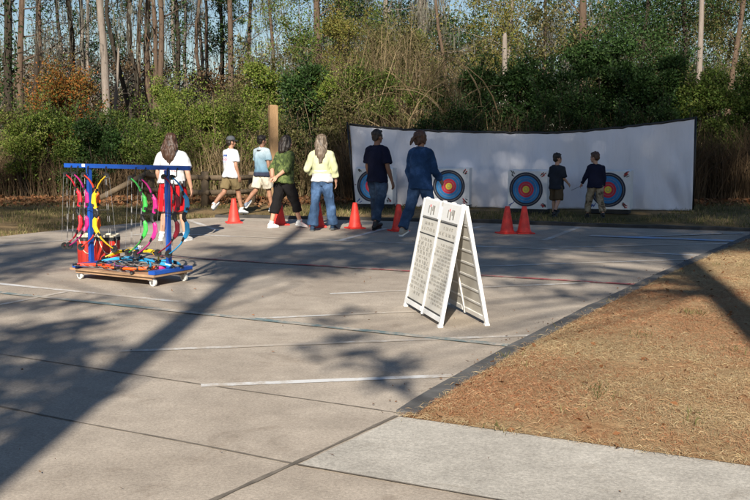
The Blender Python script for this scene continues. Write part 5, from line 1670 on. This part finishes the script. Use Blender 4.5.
                tube(bm, [H((0, -.13, 1.65)), H((-.02, -.165, 1.62)), H((-.035, -.175, 1.57)), H((-.05, -.19, 1.53))], [.020, .028, .024, .008], 12)
        bm.transform(S)
        return remeshed('hair', bm, .008, M[mat], root, 2, (.013, (34, 34, 7)))
    def printing(rows, on, cx, ztop, cell, mats):
        """block pattern printed on the back of a shirt"""
        deps = BVHTree.FromPolygons([v.co for v in on.data.vertices], [p.vertices for p in on.data.polygons])
        per = {}
        for j, row in enumerate(rows):
            for i, ch in enumerate(row):
                if ch == ' ': continue
                x0 = (cx + (i - len(row) / 2) * cell[0]); z0 = (ztop - j * cell[1])
                cs = []
                for dx, dz in ((0, 0), (1, 0), (1, -1), (0, -1)):
                    p = S @ Vector((-(x0 + dx * cell[0] * .96), 0, z0 + dz * cell[1] * .96)); p.x = -p.x
                    hit = deps.ray_cast(Vector((p.x, -.6, p.z)), Vector((0, 1, 0)))
                    if hit[0] is None: cs = None; break
                    cs.append(hit[0] + Vector((0, -.003, 0)))
                if cs: per.setdefault(ch, []).append(cs)
        for ch, quads in per.items():
            bm = bmesh.new()
            for q in quads: bm.faces.new([bm.verts.new(v) for v in q])
            from_bm('print', bm, M[mats[ch]], on, recalc=False)
    api = dict(root=root, S=S, H=H, H3=H3, up=up, arms=arms, legs=legs, s=s, hk=hk, shirt=shirt, bottoms=bottoms, shoes=shoes, hair=hair, printing=printing, torso=torso, wd=wd)
    spec['dress'](api)
    return root

for nm, c in (('cloth_white', (.64, .64, .66)), ('cloth_red', (.50, .012, .02)), ('cloth_khaki', (.19, .145, .075)), ('cloth_cream', (.62, .57, .47)), ('cloth_black', (.013, .012, .013)),
              ('cloth_navy', (.012, .014, .035)), ('cloth_denim', (.035, .075, .17)), ('cloth_denim_dark', (.022, .045, .085)), ('cloth_jacket', (.026, .075, .20)), ('cloth_slate', (.022, .028, .040)),
              ('cloth_brown', (.10, .07, .04)), ('cloth_sand', (.34, .27, .18)), ('cloth_grey', (.10, .11, .12)), ('cloth_shoe_grey', (.22, .26, .34)), ('cloth_tan_shoe', (.42, .38, .32))):
    M[nm] = fabric(nm, c, .12)
def yellow_cloth():
    m, nt, n, l, b = nmat('cloth_pale_yellow')
    t = noise_node(nt, 4, 4); r = ramp(n, [(.3, (.44, .46, .24)), (.6, (.53, .54, .35)), (.8, (.62, .61, .46))]); l.new(t.outputs[0], r.inputs[0]); l.new(r.outputs[0], b.inputs['Base Color'])
    b.inputs['Roughness'].default_value = .9
    return m
M['cloth_yellow'] = yellow_cloth()
def denim(name, c):
    m, nt, n, l, b = nmat(name)
    t = noise_node(nt, 3.2, 5, .6); f = noise_node(nt, 90, 4, .7); r = ramp(n, [(.36, tuple(x * .62 for x in c)), (.5, c), (.66, tuple(x * 1.9 + .02 for x in c))]); l.new(t.outputs[0], r.inputs[0])
    r2 = ramp(n, [(.3, (.8, .8, .8)), (.7, (1.2, 1.2, 1.2))]); l.new(f.outputs[0], r2.inputs[0])
    l.new(mix(nt, r.outputs[0], r2.outputs[0], 1.0, 'MULTIPLY'), b.inputs['Base Color']); b.inputs['Roughness'].default_value = .9; b.inputs['Specular IOR Level'].default_value = .15
    return m
M['cloth_denim'] = denim('washed_denim', (.040, .078, .155)); M['cloth_denim_dark'] = denim('dark_washed_denim', (.022, .042, .080)); M['cloth_jacket'] = denim('jacket_cloth', (.022, .058, .14))
def camo_green():
    m, nt, n, l, b = nmat('cloth_mottled_green')
    t = noise_node(nt, 11, 5, .6, dist=1.2); r = ramp(n, [(.38, (.020, .032, .010)), (.5, (.062, .095, .022)), (.62, (.13, .16, .05))]); l.new(t.outputs[0], r.inputs[0]); l.new(r.outputs[0], b.inputs['Base Color'])
    b.inputs['Roughness'].default_value = .9
    return m
M['cloth_green'] = camo_green()
def camo_sand():
    m, nt, n, l, b = nmat('cloth_camouflage_sand')
    t = noise_node(nt, 9, 4, .6, dist=1.0); r = ramp(n, [(.40, (.07, .05, .03)), (.48, (.24, .18, .11)), (.6, (.36, .29, .20)), (.68, (.10, .09, .05))]); l.new(t.outputs[0], r.inputs[0]); l.new(r.outputs[0], b.inputs['Base Color'])
    b.inputs['Roughness'].default_value = .9
    return m
M['cloth_camo'] = camo_sand()
def dyed():
    """shirt dyed from white at the shoulders to dusty blue at the hem"""
    m, nt, n, l, b = nmat('cloth_dip_dyed')
    tc = n.new('ShaderNodeTexCoord'); sp = n.new('ShaderNodeSeparateXYZ'); l.new(tc.outputs['Object'], sp.inputs[0])
    mr = n.new('ShaderNodeMapRange'); mr.inputs['From Min'].default_value = .80; mr.inputs['From Max'].default_value = 1.55; l.new(sp.outputs['Z'], mr.inputs[0])
    r = ramp(n, [(0.0, (.016, .02, .045)), (.06, (.02, .03, .06)), (.10, (.10, .20, .29)), (.45, (.24, .37, .46)), (.75, (.55, .64, .68)), (1, (.75, .77, .78))]); l.new(mr.outputs[0], r.inputs[0]); l.new(r.outputs[0], b.inputs['Base Color'])
    b.inputs['Roughness'].default_value = .9
    return m
M['cloth_dyed'] = dyed()

DOWN = {'L': ((-.18, -.05, -1), (-.04, .15, -1)), 'R': ((.18, -.05, -1), (.04, .15, -1))}

# woman in red shorts behind the rack
def dress(a):
    a['bottoms']('shorts', 'cloth_red', 1.02, .98, .125, .1, .128, 1.12, (.018, (7, 7, 2.5), .45))
    sh = a['shirt']('t_shirt', 'cloth_white', .93, .72, 1.5, .082)
    a['printing'](['rr r r rrr rr  rr ', 'r  r r r   r r  r ', 'rr rrr rr  rr  r  ', ' r r r r   r r r  ', 'rr r r rrr r r rrr'], sh, .03, 1.185, (.0115, .013), {'r': 'pale_red_ink'})
    a['shoes']('white_paint', 'white_paint', 0, ('cloth_white', .06))
    a['hair']('longer', 'hair_brown', 1.35)
    bm = bmesh.new(); e = .185 * a['wd'] + .024
    seg = 28; A = []
    for z, q in ((.945, 0), (.985, 0)):
        A.append([bm.verts.new(a['up']((e * math.cos(2 * math.pi * k / seg), .158 * math.sin(2 * math.pi * k / seg), z))) for k in range(seg)])
    for k in range(seg): bm.faces.new((A[0][k], A[0][(k + 1) % seg], A[1][(k + 1) % seg], A[1][k]))
    box(bm, a['up']((.02, -.165, .985)), (.085, .05, .13), bevel=.012); box(bm, a['up']((.23, -.02, .93)), (.05, .08, .10), bevel=.012)
    for x in (.10, .22): tube(bm, [a['up']((x, -.16, .97)), Vector((x + .01, -.17, .80)), Vector((x - .01, -.16, .62))], [(.02, .012)] * 3, 8)
    bm.transform(a['S']); from_bm('belt', bm, M['black'], a['root'])
person('woman in a white printed t-shirt and long red shorts standing behind the bow rack', 173, 240.5, 1.70, 14,
       dict(w=1.16, girth=1.12, lean=3, skin='skin', head=(0, 4), legs={'L': (6, 12, 7, 0), 'R': (4, 6, 9, 0)},
            arms={'L': ((-.30, .10, -1), (.0, .5, -.9)), 'R': ((.34, .0, -1), (.12, .22, -1))}, dress=dress))

# man in a white t-shirt and cap
def dress(a):
    a['bottoms']('shorts', 'cloth_khaki', 1.0, .80, .115, .1, .108)
    sh = a['shirt']('t_shirt', 'cloth_white', .83, .70, 1.4, .080)
    a['printing'](['  bbbbbbb  ', '  bbbbbbb  ', '           ', ' ppprpprpp ', ' prpprrppp ', ' pprrpprrp ', ' prpprprpp ', '  ppppppp  ', ' pppp ppp  '], sh, -.01, 1.335, (.017, .020), {'b': 'blue_ink', 'p': 'pale_blue_ink', 'r': 'pale_red_ink'})
    a['shoes']('white_paint', 'cloth_grey', 0, ('cloth_white', .05))
    a['hair']('crop', 'hair_dark')
    bm = bmesh.new(); hk = a['hk']
    ellipsoid(bm, a['H']((0, -.012, 1.690)), (.090, .106, .082), a['H3'])
    bm2 = [v for v in bm.verts]
    bmesh.ops.bisect_plane(bm, geom=bm.verts[:] + bm.edges[:] + bm.faces[:], plane_co=a['H']((0, 0, 1.675)), plane_no=a['H3'].to_3x3() @ Vector((0, 0, -1)), clear_outer=True)
    bm.transform(a['S']); c = from_bm('cap', bm, M['cloth_grey'], a['root'], smooth=True)
    bm = bmesh.new()
    V1, V2 = [], []
    for k in range(11):
        t = R(-78 + 156 * k / 10)
        V1.append(bm.verts.new(a['H']((.082 * math.sin(t), -.012 + .098 * math.cos(t), 1.682)))); V2.append(bm.verts.new(a['H']((.080 * math.sin(t), .03 + .140 * math.cos(t), 1.668 - .02 * abs(math.sin(t))))))
    for k in range(10): bm.faces.new((V1[k], V1[k + 1], V2[k + 1], V2[k]))
    bmesh.ops.solidify(bm, geom=bm.faces[:], thickness=.006)
    bm.transform(a['S']); from_bm('cap_brim', bm, M['cloth_grey'], c)
person('man in a white back-printed t-shirt, dark cap and khaki shorts walking right', 231, 214.0, 1.64, 42,
       dict(lean=3, skin='skin_tan', head=(12, -2), legs={'L': (-14, 34, 3, -42), 'R': (19, 8, 3, 4)},
            arms={'L': ((-.2, .25, -1), (.1, .5, -.9)), 'R': ((.16, -.10, -1), (.05, .30, -1))}, dress=dress))

# man in a blue and white shirt
def dress(a):
    a['bottoms']('shorts', 'cloth_cream', 1.0, .86, .115, .1, .112)
    sh = a['shirt']('t_shirt', 'cloth_dyed', .82, .72, 1.2, .076)
    a['printing'](['dddddd', ' dddd '], sh, 0, 1.41, (.020, .018), {'d': 'ink'})
    a['shoes']('cloth_shoe_grey', 'white_paint')
    a['hair']('short', 'hair_dark')
person('man in a white to dusty blue shirt and pale shorts, beside the woman in green', 262, 212.0, 1.66, 36,
       dict(lean=3, skin='skin_tan', head=(14, 0), legs={'L': (-12, 38, 3, -40), 'R': (18, 8, 3, 4)},
            arms={'L': ((-.2, .2, -1), (.1, .4, -.9)), 'R': ((.2, -.1, -1), (.05, .3, -1))}, dress=dress))

# woman in mottled green, hands joined behind her back
def dress(a):
    a['bottoms']('capri_trousers', 'cloth_black', 1.0, 1.52, .122, .086, .082, 1.08)
    a['shirt']('blouse', 'cloth_green', .86, 1.15, 1.55, .08, .070)
    a['shoes']('white_paint', 'white_paint', 0, ('cloth_white', .04))
    a['hair']('bob', 'hair_dark')
person('woman in a mottled green blouse and black capri trousers with hands joined behind her back', 284, 228.0, 1.66, 48,
       dict(w=1.10, girth=1.1, lean=6, skin='skin', head=(10, -6), legs={'L': (-10, 6, 4, 0), 'R': (24, 10, 4, 12)},
            arms={'L': ((-.25, -.55, -1), (.62, -.42, -.55), (0, -1, 0)), 'R': ((.25, -.55, -1), (-.62, -.42, -.55), (0, -1, 0))}, dress=dress))

# woman in pale yellow cardigan
def dress(a):
    a['bottoms']('jeans', 'cloth_denim', .99, 1.97, .108, .072, .098, 1.04)
    a['shirt']('undershirt', 'cloth_white', .89, .3, 1.2, .066, vest=True)
    a['shirt']('cardigan', 'cloth_yellow', 1.03, 1.55, 1.1, .07, .062, hemr=(.176, .138))
    a['shoes']('cloth_denim_dark', 'cloth_grey')
    a['hair']('longer', 'hair_light')
person('woman with long light brown hair in a pale yellow cardigan and flared jeans', 322, 230.5, 1.67, 10,
       dict(lean=1, skin='skin', head=(14, -3), legs={'L': (-6, 3, 5, 0), 'R': (11, 5, 7, 4)},
            arms={'L': ((-.42, .1, -1), (.2, .85, -.5)), 'R': ((.30, -.02, -1), (.0, .5, -.9))}, dress=dress))

# man in navy
def dress(a):
    a['bottoms']('jeans', 'cloth_denim_dark', .98, 1.84, .104, .076, .068)
    a['shirt']('t_shirt', 'cloth_navy', .84, .78, 1.05, .074)
    a['shoes']('black', 'black', .14)
    a['hair']('crop', 'hair_dark')
person('man with cropped dark hair in a navy t-shirt, jeans and dark boots seen from behind', 377, 230.0, 1.77, 30,
       dict(w=1.0, lean=1, skin='skin_brown', head=(12, 0), legs={'L': (15, 8, 2, 2), 'R': (-9, 20, 2, -20)},
            arms={'L': ((-.2, .12, -1), (.05, .4, -.9)), 'R': ((.22, -.06, -1), (.22, .22, -1))}, dress=dress))

# person in the blue jacket
def dress(a):
    a['bottoms']('jeans', 'cloth_denim', .96, 1.92, .108, .078, .082)
    a['shirt']('jacket', 'cloth_jacket', .80, 1.86, 1.45, .08, .056)
    a['shoes']('cloth_tan_shoe', 'white_paint')
    a['hair']('pony', 'hair_auburn')
    bm = bmesh.new(); 
    tube(bm, [a['up']((.07 * math.sin(t), -.01 - .068 * math.cos(t), 1.455 + .012 * math.cos(t))) for t in np.linspace(0, 2 * math.pi, 17)], [(.022, .012)] * 17, 8, cap=False)
    bm.transform(a['S']); from_bm('collar', bm, M['cloth_jacket'], a['root'], smooth=True)
person('person with a ponytail in a loose blue jacket and jeans walking behind the folding sign', 420, 237.0, 1.76, 36,
       dict(w=1.04, lean=2, skin='skin_tan', head=(12, 2), legs={'L': (-17, 14, 3, -16), 'R': (20, 8, 3, 4)},
            arms={'L': ((-.2, -.05, -1), (.05, .4, -.9)), 'R': ((.20, .18, -1), (.02, .75, -.65))}, dress=dress))

# two boys on the grass
def dress(a):
    a['bottoms']('shorts', 'cloth_brown', 1.0, .98, .115, .1, .112)
    a['shirt']('t_shirt', 'cloth_slate', .80, .85, 1.4, .08)
    a['shoes']('black', 'cloth_grey', 0, ('cloth_black', .05))
    a['hair']('short', 'hair_dark')
person('boy in a dark grey t-shirt and brown shorts between two targets', 556, 216.0, 1.26, 40,
       dict(lean=2, headk=1.24, w=1.14, girth=1.05, skin='skin', head=(22, 0), z=-.02, legs={'L': (10, 6, 3, 0), 'R': (-8, 30, 3, -34)},
            arms={'L': ((-.15, .1, -1), (.05, .4, -.9)), 'R': ((.18, .02, -1), (.1, .80, -.62))}, dress=dress))
def dress(a):
    a['bottoms']('trousers', 'cloth_camo', 1.0, 1.85, .115, .088, .082)
    a['shirt']('sweater', 'cloth_navy', .83, 1.9, 1.5, .08, .052)
    a['shoes']('black', 'cloth_grey')
    a['hair']('short', 'hair_auburn')
    sh, el, wr, sd = a['arms']['L']
    d = (wr - el).normalized()
    p = a['root'].matrix_basis @ (a['S'] @ (wr + d * .09))
    a['root']['held'] = list(p)
boy = person('boy in a navy sweater and sand camouflage trousers holding an arrow', 594.5, 217.0, 1.29, -6,
       dict(lean=1, headk=1.22, w=1.16, girth=1.05, skin='skin', head=(-38, -6), z=-.02, legs={'L': (13, 8, 5, 4), 'R': (-12, 16, 4, -18)},
            arms={'L': ((-.30, .16, -1), (-.22, .62, -.75)), 'R': ((.2, .02, -1), (.03, .2, -1))}, dress=dress))
hp = Vector(boy['held']); del boy['held']
arrow('arrow held level in the left hand of the boy in the navy sweater', hp + Vector((-.27, -.44, -.06)), hp + Vector((.07, .115, .016)), 'black', 'red_ink')
tp = G(374, 207.5)
arrow('arrow with red fletching stuck in the left edge of the leftmost target', (tp.x - .28, tp.y - .02, .52), (tp.x - .42, tp.y - .62, .55), 'black', 'red_ink')
